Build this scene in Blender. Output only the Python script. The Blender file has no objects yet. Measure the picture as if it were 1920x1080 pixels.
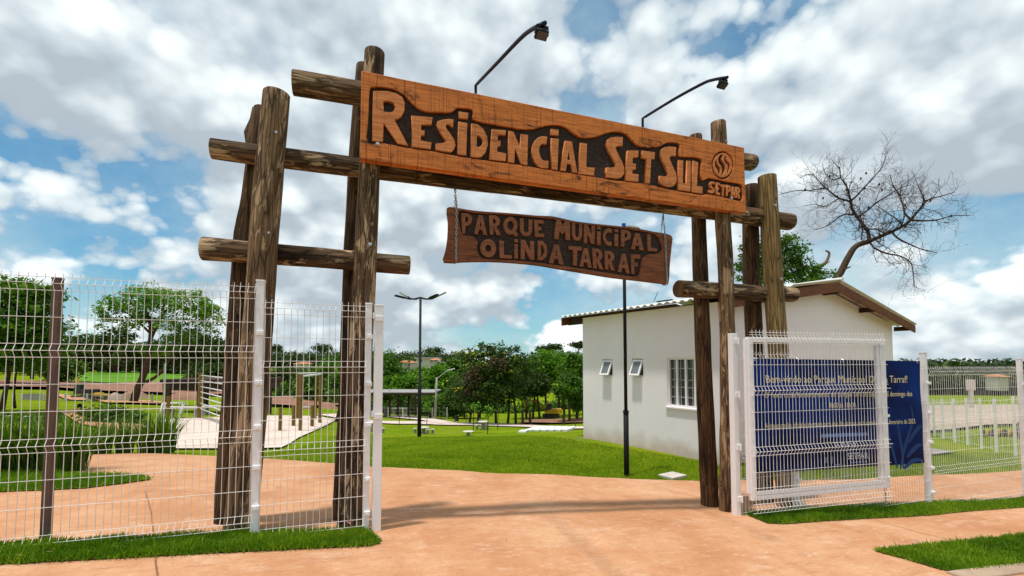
import bpy, bmesh, math, random
import numpy as np
from mathutils import Vector, Matrix, Quaternion
R_ = math.radians
random.seed(7); RNG = np.random.default_rng(11)
SC = bpy.context.scene
COL = SC.collection

# ------------------------------------------------------------------ camera, world, sun
FPX, CX, CY = 850.0, 960.0, 640.0
YAW, HOR = R_(19.2), 680.0
PIT = math.atan((HOR - CY) / FPX)
CAM = np.array([0.0, 0.0, 1.5])
RT = np.array([math.cos(YAW), -math.sin(YAW), 0.0])
FH = np.array([math.sin(YAW), math.cos(YAW), 0.0])
FW = math.cos(PIT) * FH + math.sin(PIT) * np.array([0, 0, 1.0])
UP = -math.sin(PIT) * FH + math.cos(PIT) * np.array([0, 0, 1.0])

cam = bpy.data.cameras.new('camera'); camo = bpy.data.objects.new('camera', cam); COL.objects.link(camo)
cam.sensor_width = 36.0; cam.lens = 36.0 * FPX / 1920.0
cam.shift_x = 0.0; cam.shift_y = (CY - 540.0) / 1920.0
cam.clip_start = 0.05; cam.clip_end = 6000
camo.location = CAM
camo.rotation_euler = (math.pi / 2 + PIT, 0, -YAW)
SC.camera = camo

SC.view_settings.view_transform = 'Standard'; SC.view_settings.look = 'None'
SC.view_settings.gamma = 1.0; SC.view_settings.use_curve_mapping = False
SC.view_settings.exposure = 0.85

SUN_EL, SUN_AZ = R_(77.5), R_(246)          # sun stands high, in front of the gateway and to its left
sl = bpy.data.lights.new('sun', 'SUN'); sl.energy = 2.0; sl.angle = R_(2.6); sl.color = (1.0, 0.95, 0.88)
so = bpy.data.objects.new('sun', sl); COL.objects.link(so)
sdir = Vector((math.sin(SUN_AZ) * math.cos(SUN_EL), math.cos(SUN_AZ) * math.cos(SUN_EL), math.sin(SUN_EL)))
so.rotation_euler = sdir.to_track_quat('Z', 'Y').to_euler(); so.location = (0, -5, 30)

def N(nt, typ, **kw):
    n = nt.nodes.new(typ)
    for k, v in kw.items():
        if k in n.inputs: n.inputs[k].default_value = v
        else: setattr(n, k, v)
    return n
def math_n(nt, op, a, b=None, c=None, clamp=False):
    n = nt.nodes.new('ShaderNodeMath'); n.operation = op; n.use_clamp = clamp
    for i, v in enumerate((a, b, c)):
        if v is None: continue
        if isinstance(v, (int, float)): n.inputs[i].default_value = v
        else: nt.links.new(v, n.inputs[i])
    return n.outputs[0]
def mix_c(nt, f, a, b, mode='MIX'):
    n = nt.nodes.new('ShaderNodeMix'); n.data_type = 'RGBA'; n.blend_type = mode
    for i, v in ((0, f), (6, a), (7, b)):
        if isinstance(v, (int, float)): n.inputs[i].default_value = v
        elif isinstance(v, tuple): n.inputs[i].default_value = (*v[:3], 1)
        else: nt.links.new(v, n.inputs[i])
    return n.outputs[2]
def ramp(nt, fac, stops, interp='LINEAR'):
    n = nt.nodes.new('ShaderNodeValToRGB'); cr = n.color_ramp; cr.interpolation = interp
    while len(cr.elements) < len(stops): cr.elements.new(0.5)
    for e, (p, c) in zip(cr.elements, stops):
        e.position = p; e.color = (*c, 1) if isinstance(c, tuple) else (c, c, c, 1)
    nt.links.new(fac, n.inputs[0]); return n.outputs[0]

world = bpy.data.worlds.new('World'); SC.world = world; world.use_nodes = True
wt = world.node_tree; wt.nodes.clear()
wout = N(wt, 'ShaderNodeOutputWorld'); bgs = N(wt, 'ShaderNodeBackground', Strength=0.078); bgc = N(wt, 'ShaderNodeBackground', Strength=0.67)
sky = N(wt, 'ShaderNodeTexSky', sky_type='NISHITA', sun_disc=False, sun_elevation=SUN_EL, sun_rotation=SUN_AZ, air_density=1.0, dust_density=0.5, ozone_density=2.5)
hsv = N(wt, 'ShaderNodeHueSaturation', Saturation=1.25, Hue=0.495, Value=1.0)
wt.links.new(sky.outputs[0], hsv.inputs['Color']); wt.links.new(mix_c(wt, 1.0, hsv.outputs[0], (0.42, 0.80, 0.86), 'MULTIPLY'), bgs.inputs[0])
tc = N(wt, 'ShaderNodeTexCoord')
sep = N(wt, 'ShaderNodeSeparateXYZ'); wt.links.new(tc.outputs['Generated'], sep.inputs[0])
# clouds lie on a curved ceiling: the lower one looks, the smaller and denser they get
CLOUD_OFF = (1.7, 8.2, 2.9)
def cloud_pt(lift, off=CLOUD_OFF):
    z = math_n(wt, 'MAXIMUM', math_n(wt, 'ADD', sep.outputs[2], lift), -0.08); den = math_n(wt, 'ADD', z, 0.85)
    c = N(wt, 'ShaderNodeCombineXYZ')
    for i, o in enumerate((sep.outputs[0], sep.outputs[1], math_n(wt, 'MULTIPLY', z, 1.15))): wt.links.new(math_n(wt, 'DIVIDE', o, den), c.inputs[i])
    mp = N(wt, 'ShaderNodeMapping'); mp.inputs['Location'].default_value = off; wt.links.new(c.outputs[0], mp.inputs[0]); return mp.outputs[0]
def cnoise(v, sc, det, ro, di=0.0):
    a = N(wt, 'ShaderNodeTexNoise', Scale=sc, Detail=det, Roughness=ro, Distortion=di); wt.links.new(v, a.inputs['Vector']); return a.outputs[0]
def cloud_d(lift, det, vdet):
    p = cloud_pt(lift)
    a = cnoise(p, 3.0, det, 0.56); v = N(wt, 'ShaderNodeTexVoronoi', Scale=8.2, feature='F1', Detail=vdet, Roughness=0.55, Lacunarity=2.3); wt.links.new(p, v.inputs['Vector'])
    puff = math_n(wt, 'SUBTRACT', 0.70, math_n(wt, 'MULTIPLY', v.outputs['Distance'], 0.75))
    return math_n(wt, 'ADD', math_n(wt, 'MULTIPLY', a, 0.76), math_n(wt, 'MULTIPLY', puff, 0.26))
d0 = cloud_d(0.0, 9.0, 2.0); d1 = cloud_d(0.055, 4.0, 1.0)
cover = ramp(wt, d0, [(0.275, 0.0), (0.275 + 0.018, 0.55), (0.275 + 0.055, 0.92), (0.275 + 0.12, 1.0)])
veil = ramp(wt, cnoise(cloud_pt(0.0, (7.7, 1.1, 5.2)), 1.6, 8.0, 0.62), [(0.32, 0.18), (0.58, 0.90)])
shade = math_n(wt, 'ADD', math_n(wt, 'MULTIPLY', math_n(wt, 'SUBTRACT', d0, d1), 4.4), 0.46, clamp=True)
thick = math_n(wt, 'SUBTRACT', shade, math_n(wt, 'MULTIPLY', math_n(wt, 'SUBTRACT', d0, 0.275 + 0.06), 0.8), clamp=True)
ccol = ramp(wt, thick, [(0.0, (0.40, 0.46, 0.51)), (0.25, (0.50, 0.57, 0.62)), (0.48, (0.64, 0.71, 0.74)), (0.72, (0.80, 0.86, 0.87)), (1.0, (0.96, 0.98, 0.97))])
ccol = mix_c(wt, cover, mix_c(wt, veil, (0.24, 0.44, 0.53), (0.52, 0.64, 0.68)), ccol)
cover = math_n(wt, 'MAXIMUM', cover, veil)
wt.links.new(ccol, bgc.inputs[0])
wmix = N(wt, 'ShaderNodeMixShader'); wt.links.new(cover, wmix.inputs[0]); wt.links.new(bgs.outputs[0], wmix.inputs[1]); wt.links.new(bgc.outputs[0], wmix.inputs[2])
wt.links.new(wmix.outputs[0], wout.inputs[0])

# ------------------------------------------------------------------ measuring helpers (photo pixel -> world point)
def ray(x, y): return FW + RT * ((x - CX) / FPX) - UP * ((y - CY) / FPX)
def on_y(x, y, Y): r = ray(x, y); return CAM + r * (Y / r[1])
def on_x(x, y, X): r = ray(x, y); return CAM + r * (X / r[0])
def at(x, y, d): return CAM + ray(x, y) * d

# ------------------------------------------------------------------ terrain
def plane_z(X, Y):
    s = np.clip((Y - 4.25) / 0.8, 0, 1); s = s * s * (3 - 2 * s)
    return 0.03 - 0.07 * X - 0.06 * s
_ctl = []
for X in (-5, -3, -1, 1, 3, 5, 8, 11, 14):
    for Y in (3.0, 4.25, 5.0):
        _ctl.append((X, Y, float(plane_z(X, Y))))
for X, Y in ((2, 6.2), (4, 6.6), (-2, 6), (9, 5.8), (12, 6.2)): _ctl.append((X, Y, float(plane_z(X, Y))))
for X, Y in ((6.2, 6.5), (5.3, 10), (9, 8), (9, 11), (14, 9), (14, 13), (4.6, 8)): _ctl.append((X, Y, -0.33 - (0.35 if X > 12 else 0)))
for px, py, d in [(710, 878, 6.7), (1000, 890, 6.7), (786, 818, 18), (790, 812, 24), (878, 817, 21), (905, 805, 26), (760, 793, 31), (1040, 803, 28),
                  (900, 794, 34), (1060, 797, 33), (900, 776, 55), (800, 765, 80), (1000, 765, 80), (800, 720, 140), (1000, 722, 140), (770, 694, 200), (1000, 690, 240), (800, 682, 330), (1000, 681, 800), (900, 680, 2500),
                  (500, 838, 12), (330, 842, 11), (610, 787, 21), (420, 784, 20), (165, 853, 9.4), (60, 886, 6.0), (300, 850, 9.0), (560, 850, 9.6), (640, 822, 14),
                  (200, 800, 15), (40, 775, 18), (100, 750, 27), (250, 757, 30), (420, 765, 32), (560, 770, 40), (150, 745, 48), (150, 722, 75), (400, 738, 60), (560, 735, 75),
                  (300, 735, 90), (300, 702, 170), (50, 705, 120), (560, 690, 200), (300, 690, 330), (50, 690, 300), (300, 680, 1500), (-400, 690, 300), (-400, 760, 30), (-400, 860, 9),
                  (1760, 865, 11), (1760, 830, 14.5), (1800, 800, 19.5), (1800, 770, 33), (1800, 745, 60), (1850, 735, 100), (1850, 690, 380), (1850, 681, 1500), (2300, 850, 14), (2300, 745, 60), (2300, 690, 350), (1400, 740, 60), (1400, 700, 200), (1400, 800, 20)]:
    p = at(px, py, d); _ctl.append((p[0], p[1], p[2]))
_ctl = np.array(_ctl)
def _pol(X, Y):
    u = X * RT[0] + Y * RT[1]; v = X * FH[0] + Y * FH[1]
    return np.arctan2(u, v), np.hypot(u, v)
def _q(X, Y): a, r = _pol(X, Y); return np.stack([1.5 * np.clip(a, -1.3, 1.3), np.log(r + 1.0)], -1)
def _phi(D2): return 0.5 * D2 * np.log(D2 + 1e-12)
_Q = _q(_ctl[:, 0], _ctl[:, 1])
_A = _phi(((_Q[:, None] - _Q[None]) ** 2).sum(-1)) + np.eye(len(_Q)) * 2e-4
_P = np.concatenate([np.ones((len(_Q), 1)), _Q], 1)
_M = np.block([[_A, _P], [_P.T, np.zeros((3, 3))]])
_W = np.linalg.solve(_M, np.concatenate([_ctl[:, 2], np.zeros(3)]))
def TZ(X, Y):
    X = np.asarray(X, float); Y = np.asarray(Y, float); sh = X.shape; X = X.ravel(); Y = Y.ravel()
    q = _q(X, Y); z = np.empty(len(X))
    for i in range(0, len(X), 20000):
        k = _phi(((q[i:i + 20000, None] - _Q[None]) ** 2).sum(-1))
        z[i:i + 20000] = k @ _W[:-3] + _W[-3] + q[i:i + 20000] @ _W[-2:]
    a, r = _pol(X, Y)
    def ss(e0, e1, t): t = np.clip((t - e0) / (e1 - e0), 0, 1); return t * t * (3 - 2 * t)
    w = ss(4.2, 6.0, r) * (1 - ss(1.15, 1.5, np.abs(a)))
    pz = np.clip(plane_z(X, Y), -2.5, 1.2)
    return (pz * (1 - w) + z * w).reshape(sh)
def tz(x, y): return float(TZ(np.array([x]), np.array([y]))[0])
def ground(px, py, dmax=400.0):
    r = ray(px, py); d = 1.5
    ds = np.exp(np.linspace(math.log(1.2), math.log(dmax), 1500)); P = CAM + ds[:, None] * r
    g = P[:, 2] - TZ(P[:, 0], P[:, 1]); i = np.argmax(g < 0)
    if g[i] >= 0: i = len(ds) - 1
    if i == 0: i = 1
    t = g[i - 1] / (g[i - 1] - g[i] + 1e-9) if g[i] < 0 else 1.0
    d = ds[i - 1] + (ds[i] - ds[i - 1]) * min(max(t, 0), 1)
    p = CAM + r * d; return Vector((p[0], p[1], tz(p[0], p[1])))
def dep(p): return float((np.array(p) - CAM) @ FW)
def hgt(p, py):     # height above point p of something whose top is seen on row py
    return float(at(0, py, dep(p))[2] * 0 + CAM[2] + (ray(CX, py)[2]) * dep(p) - p[2])

# ------------------------------------------------------------------ object helpers
def tag(o, label=None, cat=None, group=None, kind=None):
    if label: o['label'] = label
    if cat: o['category'] = cat
    if group: o['group'] = group
    if kind: o['kind'] = kind
    return o
def thing(name, loc, label, cat, group=None, rz=0.0):
    o = bpy.data.objects.new(name, None); COL.objects.link(o); o.empty_display_size = 0.2
    o.location = Vector(loc); o.rotation_euler = (0, 0, rz)
    return tag(o, label, cat, group)
def kids(o): return [c for c in bpy.data.objects if c.parent == o]
def copy_tree(o, parent=None):
    c = o.copy(); COL.objects.link(c)
    if parent: c.parent = parent
    for k in KIDS.get(o.name, []): copy_tree(k, c)
    return c
KIDS = {}
def world_loc(o):
    v = Vector((0, 0, 0))
    while o: v = v + o.location; o = o.parent
    return v
def link_mesh(name, me, mat, parent=None, origin=None):
    o = bpy.data.objects.new(name, me); COL.objects.link(o)
    if mat is not None:
        for m in (mat if isinstance(mat, (list, tuple)) else [mat]): me.materials.append(m)
    if parent:
        o.parent = parent; KIDS.setdefault(parent.name, []).append(o)
    return o
class MB:
    def __init__(s): s.v = []; s.f = []; s.m = []
    def add(s, vs, fs, mi=0):
        b = len(s.v); s.v += [tuple(map(float, v)) for v in vs]; s.f += [tuple(b + i for i in f) for f in fs]; s.m += [mi] * len(fs); return s
    def box(s, c, d, ax=None, mi=0):
        c = Vector(c); hx, hy, hz = [k / 2 for k in d]; vs = []
        for sx in (-1, 1):
            for sy in (-1, 1):
                for sz in (-1, 1):
                    p = Vector((sx * hx, sy * hy, sz * hz)); vs.append(c + (ax @ p if ax else p))
        return s.add(vs, [(0, 1, 3, 2), (4, 6, 7, 5), (0, 4, 5, 1), (2, 3, 7, 6), (0, 2, 6, 4), (1, 5, 7, 3)], mi)
    def bar(s, a, b, w, h=None, up=(0, 0, 1), mi=0):
        a = Vector(a); b = Vector(b); d = b - a; L = d.length; z = d.normalized(); u = Vector(up)
        if abs(z.dot(u)) > .98: u = Vector((0, 1, 0))
        x = u.cross(z).normalized(); y = z.cross(x); M = Matrix((x, y, z)).transposed()
        return s.box((a + b) / 2, (w, h or w, L), M, mi)
    def tube(s, pts, rad, n=8, cap=True, mi=0):
        pts = [Vector(p) for p in pts]; k = len(pts)
        if isinstance(rad, (int, float)): rad = [rad] * k
        t0 = (pts[1] - pts[0]).normalized(); ref = Vector((0, 0, 1)) if abs(t0.z) < .9 else Vector((1, 0, 0))
        x = ref.cross(t0).normalized(); vs = []
        for i, p in enumerate(pts):
            t = (pts[min(i + 1, k - 1)] - pts[max(i - 1, 0)]).normalized()
            x = (x - t * x.dot(t)); x = x.normalized() if x.length > 1e-6 else ref.cross(t).normalized()
            y = t.cross(x)
            for j in range(n):
                a = 2 * math.pi * j / n; vs.append(p + (x * math.cos(a) + y * math.sin(a)) * rad[i])
        fs = [(i * n + j, i * n + (j + 1) % n, (i + 1) * n + (j + 1) % n, (i + 1) * n + j) for i in range(k - 1) for j in range(n)]
        if cap: fs += [tuple(range(n - 1, -1, -1)), tuple((k - 1) * n + j for j in range(n))]
        return s.add(vs, fs, mi)
    def lathe(s, c, prof, n=20, mi=0):
        c = Vector(c); k = len(prof); vs = [c + Vector((r * math.cos(2 * math.pi * j / n), r * math.sin(2 * math.pi * j / n), z)) for r, z in prof for j in range(n)]
        fs = [(i * n + j, i * n + (j + 1) % n, (i + 1) * n + (j + 1) % n, (i + 1) * n + j) for i in range(k - 1) for j in range(n)]
        fs += [tuple(range(n - 1, -1, -1)), tuple((k - 1) * n + j for j in range(n))]
        return s.add(vs, fs, mi)
    def build(s, name, mat, parent=None, smooth=False, bevel=0.0):
        o0 = world_loc(parent) if parent else Vector((0, 0, 0))
        me = bpy.data.meshes.new(name); me.from_pydata([tuple(Vector(v) - o0) for v in s.v], [], s.f); me.validate()
        if len(set(s.m)) > 1: me.polygons.foreach_set('material_index', s.m)
        if smooth: me.polygons.foreach_set('use_smooth', [True] * len(me.polygons))
        o = link_mesh(name, me, mat, parent)
        if bevel:
            b = o.modifiers.new('bevel', 'BEVEL'); b.width = bevel; b.segments = 2; b.limit_method = 'ANGLE'
        return o
def np_mesh(name, V, F, mat, parent=None, attr=None):
    """V (n,3) F (m,3 or 4) arrays"""
    me = bpy.data.meshes.new(name); n, m, k = len(V), len(F), F.shape[1]
    if parent: V = V - np.array(world_loc(parent))
    me.vertices.add(n); me.vertices.foreach_set('co', V.astype(np.float32).ravel())
    me.loops.add(m * k); me.loops.foreach_set('vertex_index', F.astype(np.int32).ravel())
    me.polygons.add(m); me.polygons.foreach_set('loop_start', np.arange(m, dtype=np.int32) * k)
    me.polygons.foreach_set('loop_total', np.full(m, k, np.int32))
    me.update(calc_edges=True)
    if attr is not None:
        a = me.attributes.new('tint', 'FLOAT', 'POINT'); a.data.foreach_set('value', attr.astype(np.float32))
    return link_mesh(name, me, mat, parent)
def curve_mesh(loops, thick, bevel=0.0):
    """loops of 2D points -> filled, extruded mesh lying in XY, centred on z=0"""
    cu = bpy.data.curves.new('outline', 'CURVE'); cu.dimensions = '2D'; cu.fill_mode = 'BOTH'
    cu.extrude = thick / 2 - bevel; cu.bevel_depth = bevel; cu.bevel_resolution = 1; cu.offset = -bevel
    for lp in loops:
        sp = cu.splines.new('POLY'); sp.points.add(len(lp) - 1); sp.use_cyclic_u = True
        for i, (x, y) in enumerate(lp): sp.points[i].co = (x, y, 0, 1)
    o = bpy.data.objects.new('outline', cu); COL.objects.link(o)
    dg = bpy.context.evaluated_depsgraph_get(); me = bpy.data.meshes.new_from_object(o.evaluated_get(dg))
    bpy.data.objects.remove(o); me.materials.clear(); return me
def text_mesh(body, size, thick=0.0, align='LEFT', sx=1.0):
    cu = bpy.data.curves.new('text', 'FONT'); cu.body = body; cu.size = size; cu.extrude = thick / 2; cu.align_x = align; cu.resolution_u = 3
    o = bpy.data.objects.new('text', cu); COL.objects.link(o)
    dg = bpy.context.evaluated_depsgraph_get(); me = bpy.data.meshes.new_from_object(o.evaluated_get(dg))
    bpy.data.objects.remove(o); me.materials.clear()
    return me
def stand_up(me, Y, off=Vector((0, 0, 0))):
    """XY outline -> XZ plane at depth Y (front side towards -Y)"""
    for v in me.vertices:
        x, y, z = v.co; v.co = Vector((x, Y - z, y)) - off
def catmull(pts, n=5, closed=True):
    P = [np.array(p, float) for p in pts]; k = len(P); out = []
    rng = range(k) if closed else range(k - 1)
    for i in rng:
        if closed: a, b, c, d = P[i - 1], P[i], P[(i + 1) % k], P[(i + 2) % k]
        else: a, b, c, d = P[max(i - 1, 0)], P[i], P[i + 1], P[min(i + 2, k - 1)]
        for j in range(n):
            t = j / n
            out.append(0.5 * ((2 * b) + (-a + c) * t + (2 * a - 5 * b + 4 * c - d) * t * t + (-a + 3 * b - 3 * c + d) * t ** 3))
    if not closed: out.append(P[-1])
    return [tuple(p) for p in out]
def stroke(pts, w, n=5):
    """centre line -> thick outline polygon"""
    c = [np.array(p) for p in catmull(pts, n, False)]; L, Rr = [], []
    for i, p in enumerate(c):
        t = c[min(i + 1, len(c) - 1)] - c[max(i - 1, 0)]; t = t / (np.linalg.norm(t) + 1e-9); nn = np.array([-t[1], t[0]])
        L.append(tuple(p + nn * w / 2)); Rr.append(tuple(p - nn * w / 2))
    return L + Rr[::-1]

# ------------------------------------------------------------------ materials
MATS = {}
def mat(name, base=None, rough=0.8, spec=0.3, metal=0.0):
    m = bpy.data.materials.new(name); m.use_nodes = True; nt = m.node_tree; b = nt.nodes['Principled BSDF']
    b.inputs['Roughness'].default_value = rough; b.inputs['Metallic'].default_value = metal; b.inputs['Specular IOR Level'].default_value = spec
    if base: b.inputs['Base Color'].default_value = (*base, 1)
    MATS[name] = m; return m, nt, b
def coords(nt, kind='Object', scale=(1, 1, 1), rnd=False):
    t = N(nt, 'ShaderNodeTexCoord'); mp = N(nt, 'ShaderNodeMapping'); mp.inputs['Scale'].default_value = scale
    if kind == 'World':
        g = N(nt, 'ShaderNodeNewGeometry'); nt.links.new(g.outputs['Position'], mp.inputs[0])
    else: nt.links.new(t.outputs[kind], mp.inputs[0])
    if rnd:
        oi = N(nt, 'ShaderNodeObjectInfo'); mul = math_n(nt, 'MULTIPLY', oi.outputs['Random'], 37.0)
        cb = N(nt, 'ShaderNodeCombineXYZ')
        for i in range(3): nt.links.new(mul, cb.inputs[i])
        nt.links.new(cb.outputs[0], mp.inputs['Location'])
    return mp.outputs[0]
def noise(nt, vec, scale, detail=5, rough=0.55, dist=0.0):
    n = N(nt, 'ShaderNodeTexNoise', Scale=scale, Detail=detail, Roughness=rough, Distortion=dist); nt.links.new(vec, n.inputs['Vector']); return n.outputs[0]
def bump(nt, b, h, strength=0.4, dist=0.02):
    n = N(nt, 'ShaderNodeBump', Strength=strength, Distance=dist); nt.links.new(h, n.inputs['Height']); nt.links.new(n.outputs[0], b.inputs['Normal'])

def simple(name, base, rough=0.6, var=0.12, sc=6.0, spec=0.3, metal=0.0, bmp=0.0, kind='Object'):
    m, nt, b = mat(name, base, rough, spec, metal); v = coords(nt, kind)
    n = noise(nt, v, sc, 6, 0.6)
    c = ramp(nt, n, [(0.25, tuple(k * (1 - var) for k in base)), (0.75, tuple(min(1, k * (1 + var)) for k in base))])
    nt.links.new(c, b.inputs['Base Color'])
    if bmp: bump(nt, b, noise(nt, v, sc * 5, 4), bmp, 0.01)
    return m

def make_log(name, dark, mid, pale, patch=0.55):
    m, nt, b = mat(name, None, 0.85, 0.2)
    v1 = coords(nt, 'Object', (14, 14, 1.5), True); v2 = coords(nt, 'Object', (17, 17, 4.2), True); v3 = coords(nt, 'Object', (55, 55, 2.2), True)
    grain = noise(nt, v3, 1.0, 6, 0.65); streak = noise(nt, v1, 1.0, 6, 0.6, 0.6); flake = math_n(nt, 'ADD', math_n(nt, 'MULTIPLY', noise(nt, v2, 1.0, 8, 0.66, 0.7), 0.62), math_n(nt, 'MULTIPLY', noise(nt, coords(nt, 'Object', (5, 5, 1.3), True), 1.0, 3, 0.5), 0.38))
    c = ramp(nt, streak, [(0.34, dark), (0.46, mid), (0.56, tuple(k * 1.3 for k in mid)), (0.68, tuple(k * 1.9 for k in mid))])
    c = mix_c(nt, math_n(nt, 'MULTIPLY', ramp(nt, grain, [(0.38, 1.0), (0.54, 0.0)]), 0.75), c, dark)
    pm = ramp(nt, flake, [(patch, 0.0), (patch + 0.035, 1.0)])
    c = mix_c(nt, math_n(nt, 'MULTIPLY', pm, 0.85), c, pale)
    cv = N(nt, 'ShaderNodeTexVoronoi', Scale=1.0, feature='DISTANCE_TO_EDGE', Detail=1.0); nt.links.new(coords(nt, 'Object', (26, 26, 1.6), True), cv.inputs['Vector'])
    crack = ramp(nt, cv.outputs['Distance'], [(0.0, 1.0), (0.05, 0.0)]); c = mix_c(nt, math_n(nt, 'MULTIPLY', crack, 0.8), c, tuple(k * 0.4 for k in dark))
    nt.links.new(c, b.inputs['Base Color'])
    h = math_n(nt, 'SUBTRACT', math_n(nt, 'SUBTRACT', math_n(nt, 'MULTIPLY', grain, 0.7), math_n(nt, 'MULTIPLY', crack, 0.9)), math_n(nt, 'MULTIPLY', pm, 0.35)); bump(nt, b, h, 0.7, 0.015)
    return m
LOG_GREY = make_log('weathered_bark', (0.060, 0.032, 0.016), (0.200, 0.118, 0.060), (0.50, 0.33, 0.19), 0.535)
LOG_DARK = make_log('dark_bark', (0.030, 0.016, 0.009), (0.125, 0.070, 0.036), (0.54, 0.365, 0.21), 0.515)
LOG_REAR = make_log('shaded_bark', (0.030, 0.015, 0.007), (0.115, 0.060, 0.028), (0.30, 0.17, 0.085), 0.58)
LOG_OLIVE = make_log('treated_pine', (0.120, 0.072, 0.028), (0.235, 0.150, 0.058), (0.38, 0.26, 0.12), 0.59)
m, nt, b = mat('end_grain', None, 0.9, 0.15)
v = coords(nt, 'Object', (1, 1, 0.01)); w = N(nt, 'ShaderNodeTexWave', wave_type='RINGS', rings_direction='Z', Scale=22.0, Distortion=3.0, Detail=3.0); nt.links.new(v, w.inputs['Vector'])
nt.links.new(ramp(nt, math_n(nt, 'MULTIPLY', w.outputs['Fac'], noise(nt, v, 9, 4)), [(0.1, (0.05, 0.024, 0.012)), (0.6, (0.24, 0.13, 0.065))]), b.inputs['Base Color']); END = m

def make_board(name, c0, c1, dark, amt=1.0):
    m, nt, b = mat(name, None, 0.72, 0.25)
    v = coords(nt, 'World', (1.3, 3, 16)); v2 = coords(nt, 'World', (2.6, 3, 9)); v3 = coords(nt, 'World', (60, 1, 2.0)); v4 = coords(nt, 'World', (5, 5, 60))
    g = noise(nt, v, 1.4, 8, 0.62, 1.2); c = ramp(nt, g, [(0.28, c0), (0.5, c1), (0.72, tuple(k * 1.18 for k in c1))])
    sm = ramp(nt, noise(nt, v2, 1.3, 6, 0.66, 0.8), [(0.56, 0.0), (0.70, 0.75 * amt)]); c = mix_c(nt, sm, c, dark)
    saw = ramp(nt, noise(nt, v3, 1.0, 3, 0.5), [(0.56, 0.0), (0.72, 0.45 * amt)]); c = mix_c(nt, saw, c, dark)
    fine = noise(nt, v4, 1.0, 5, 0.6); c = mix_c(nt, ramp(nt, fine, [(0.35, 0.40), (0.55, 0.0)]), c, tuple(k * 0.45 for k in c0))
    nt.links.new(c, b.inputs['Base Color']); bump(nt, b, math_n(nt, 'ADD', fine, g), 0.35, 0.006); return m
BOARD = make_board('oiled_plank', (0.45, 0.110, 0.022), (0.72, 0.205, 0.042), (0.045, 0.016, 0.008), 1.5)
LETTER = make_board('oiled_letter_wood', (0.55, 0.160, 0.044), (0.74, 0.245, 0.076), (0.09, 0.03, 0.014), 0.7)
SLAB = make_board('red_brown_slab', (0.085, 0.030, 0.018), (0.27, 0.085, 0.032), (0.040, 0.016, 0.012))
SLAB_LETTER = make_board('slab_letter_wood', (0.19, 0.066, 0.034), (0.31, 0.108, 0.048), (0.09, 0.034, 0.02), 0.8)
m, nt, b = mat('carved_ground', None, 0.75, 0.35); v = coords(nt, 'World', (1, 1, 1))
n1 = noise(nt, v, 26, 5, 0.6, 0.8); n2 = noise(nt, coords(nt, 'World', (20, 20, 60)), 1.0, 4)
nt.links.new(ramp(nt, n1, [(0.3, (0.022, 0.012, 0.008)), (0.6, (0.055, 0.028, 0.018)), (0.75, (0.11, 0.062, 0.045))]), b.inputs['Base Color']); bump(nt, b, math_n(nt, 'ADD', n1, n2), 0.9, 0.02); CARVE = m

WHITE = simple('white_paint', (0.86, 0.82, 0.82), 0.42, 0.05, 5.0, 0.45)
WIRE = simple('white_wire', (0.84, 0.79, 0.75), 0.45, 0.06, 9.0, 0.5)
GALV = simple('galvanised_bolt', (0.55, 0.55, 0.56), 0.35, 0.1, 20, 0.5, 0.9)
BLACK = simple('black_steel', (0.008, 0.008, 0.010), 0.6, 0.2, 8, 0.2)
BLUEBLK = simple('dark_blue_steel', (0.012, 0.012, 0.034), 0.5, 0.2, 8, 0.3)
BROWNSTEEL = simple('brown_primer_post', (0.13, 0.075, 0.055), 0.7, 0.25, 9, 0.3)
GLASSLAMP = simple('lamp_glass', (0.05, 0.055, 0.06), 0.15, 0.1, 5, 0.6)
BLUECAP = simple('blue_plastic', (0.01, 0.10, 0.36), 0.4, 0.1)
CONC = simple('pale_concrete', (0.56, 0.51, 0.45), 0.85, 0.16, 3, 0.2, bmp=0.2)
CONC2 = simple('grey_concrete', (0.30, 0.29, 0.27), 0.88, 0.2, 5, 0.2, bmp=0.2)
SLABM = simple('white_slab', (0.72, 0.72, 0.72), 0.8, 0.1, 3)
YELLOW = simple('yellow_machine', (0.62, 0.36, 0.03), 0.5, 0.15, 2)
TERRA = simple('roof_tile', (0.50, 0.20, 0.10), 0.85, 0.2, 1.5, kind='World')
STUCCO = simple('house_wall', (0.55, 0.50, 0.44), 0.9, 0.12, 0.7, kind='World')
OLIVEPOST = simple('treated_post', (0.18, 0.105, 0.022), 0.8, 0.25, 5)
RUBBER = simple('tyre_rubber', (0.035, 0.038, 0.045), 0.8, 0.2, 8)
DARKWOOD = simple('dark_timber', (0.05, 0.026, 0.016), 0.8, 0.3, 5)
GLASS = simple('dark_window_glass', (0.05, 0.055, 0.06), 0.08, 0.15, 2, 0.6)
CHAIN = simple('steel_chain', (0.42, 0.41, 0.42), 0.35, 0.1, 30, 0.5, 0.8)

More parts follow.
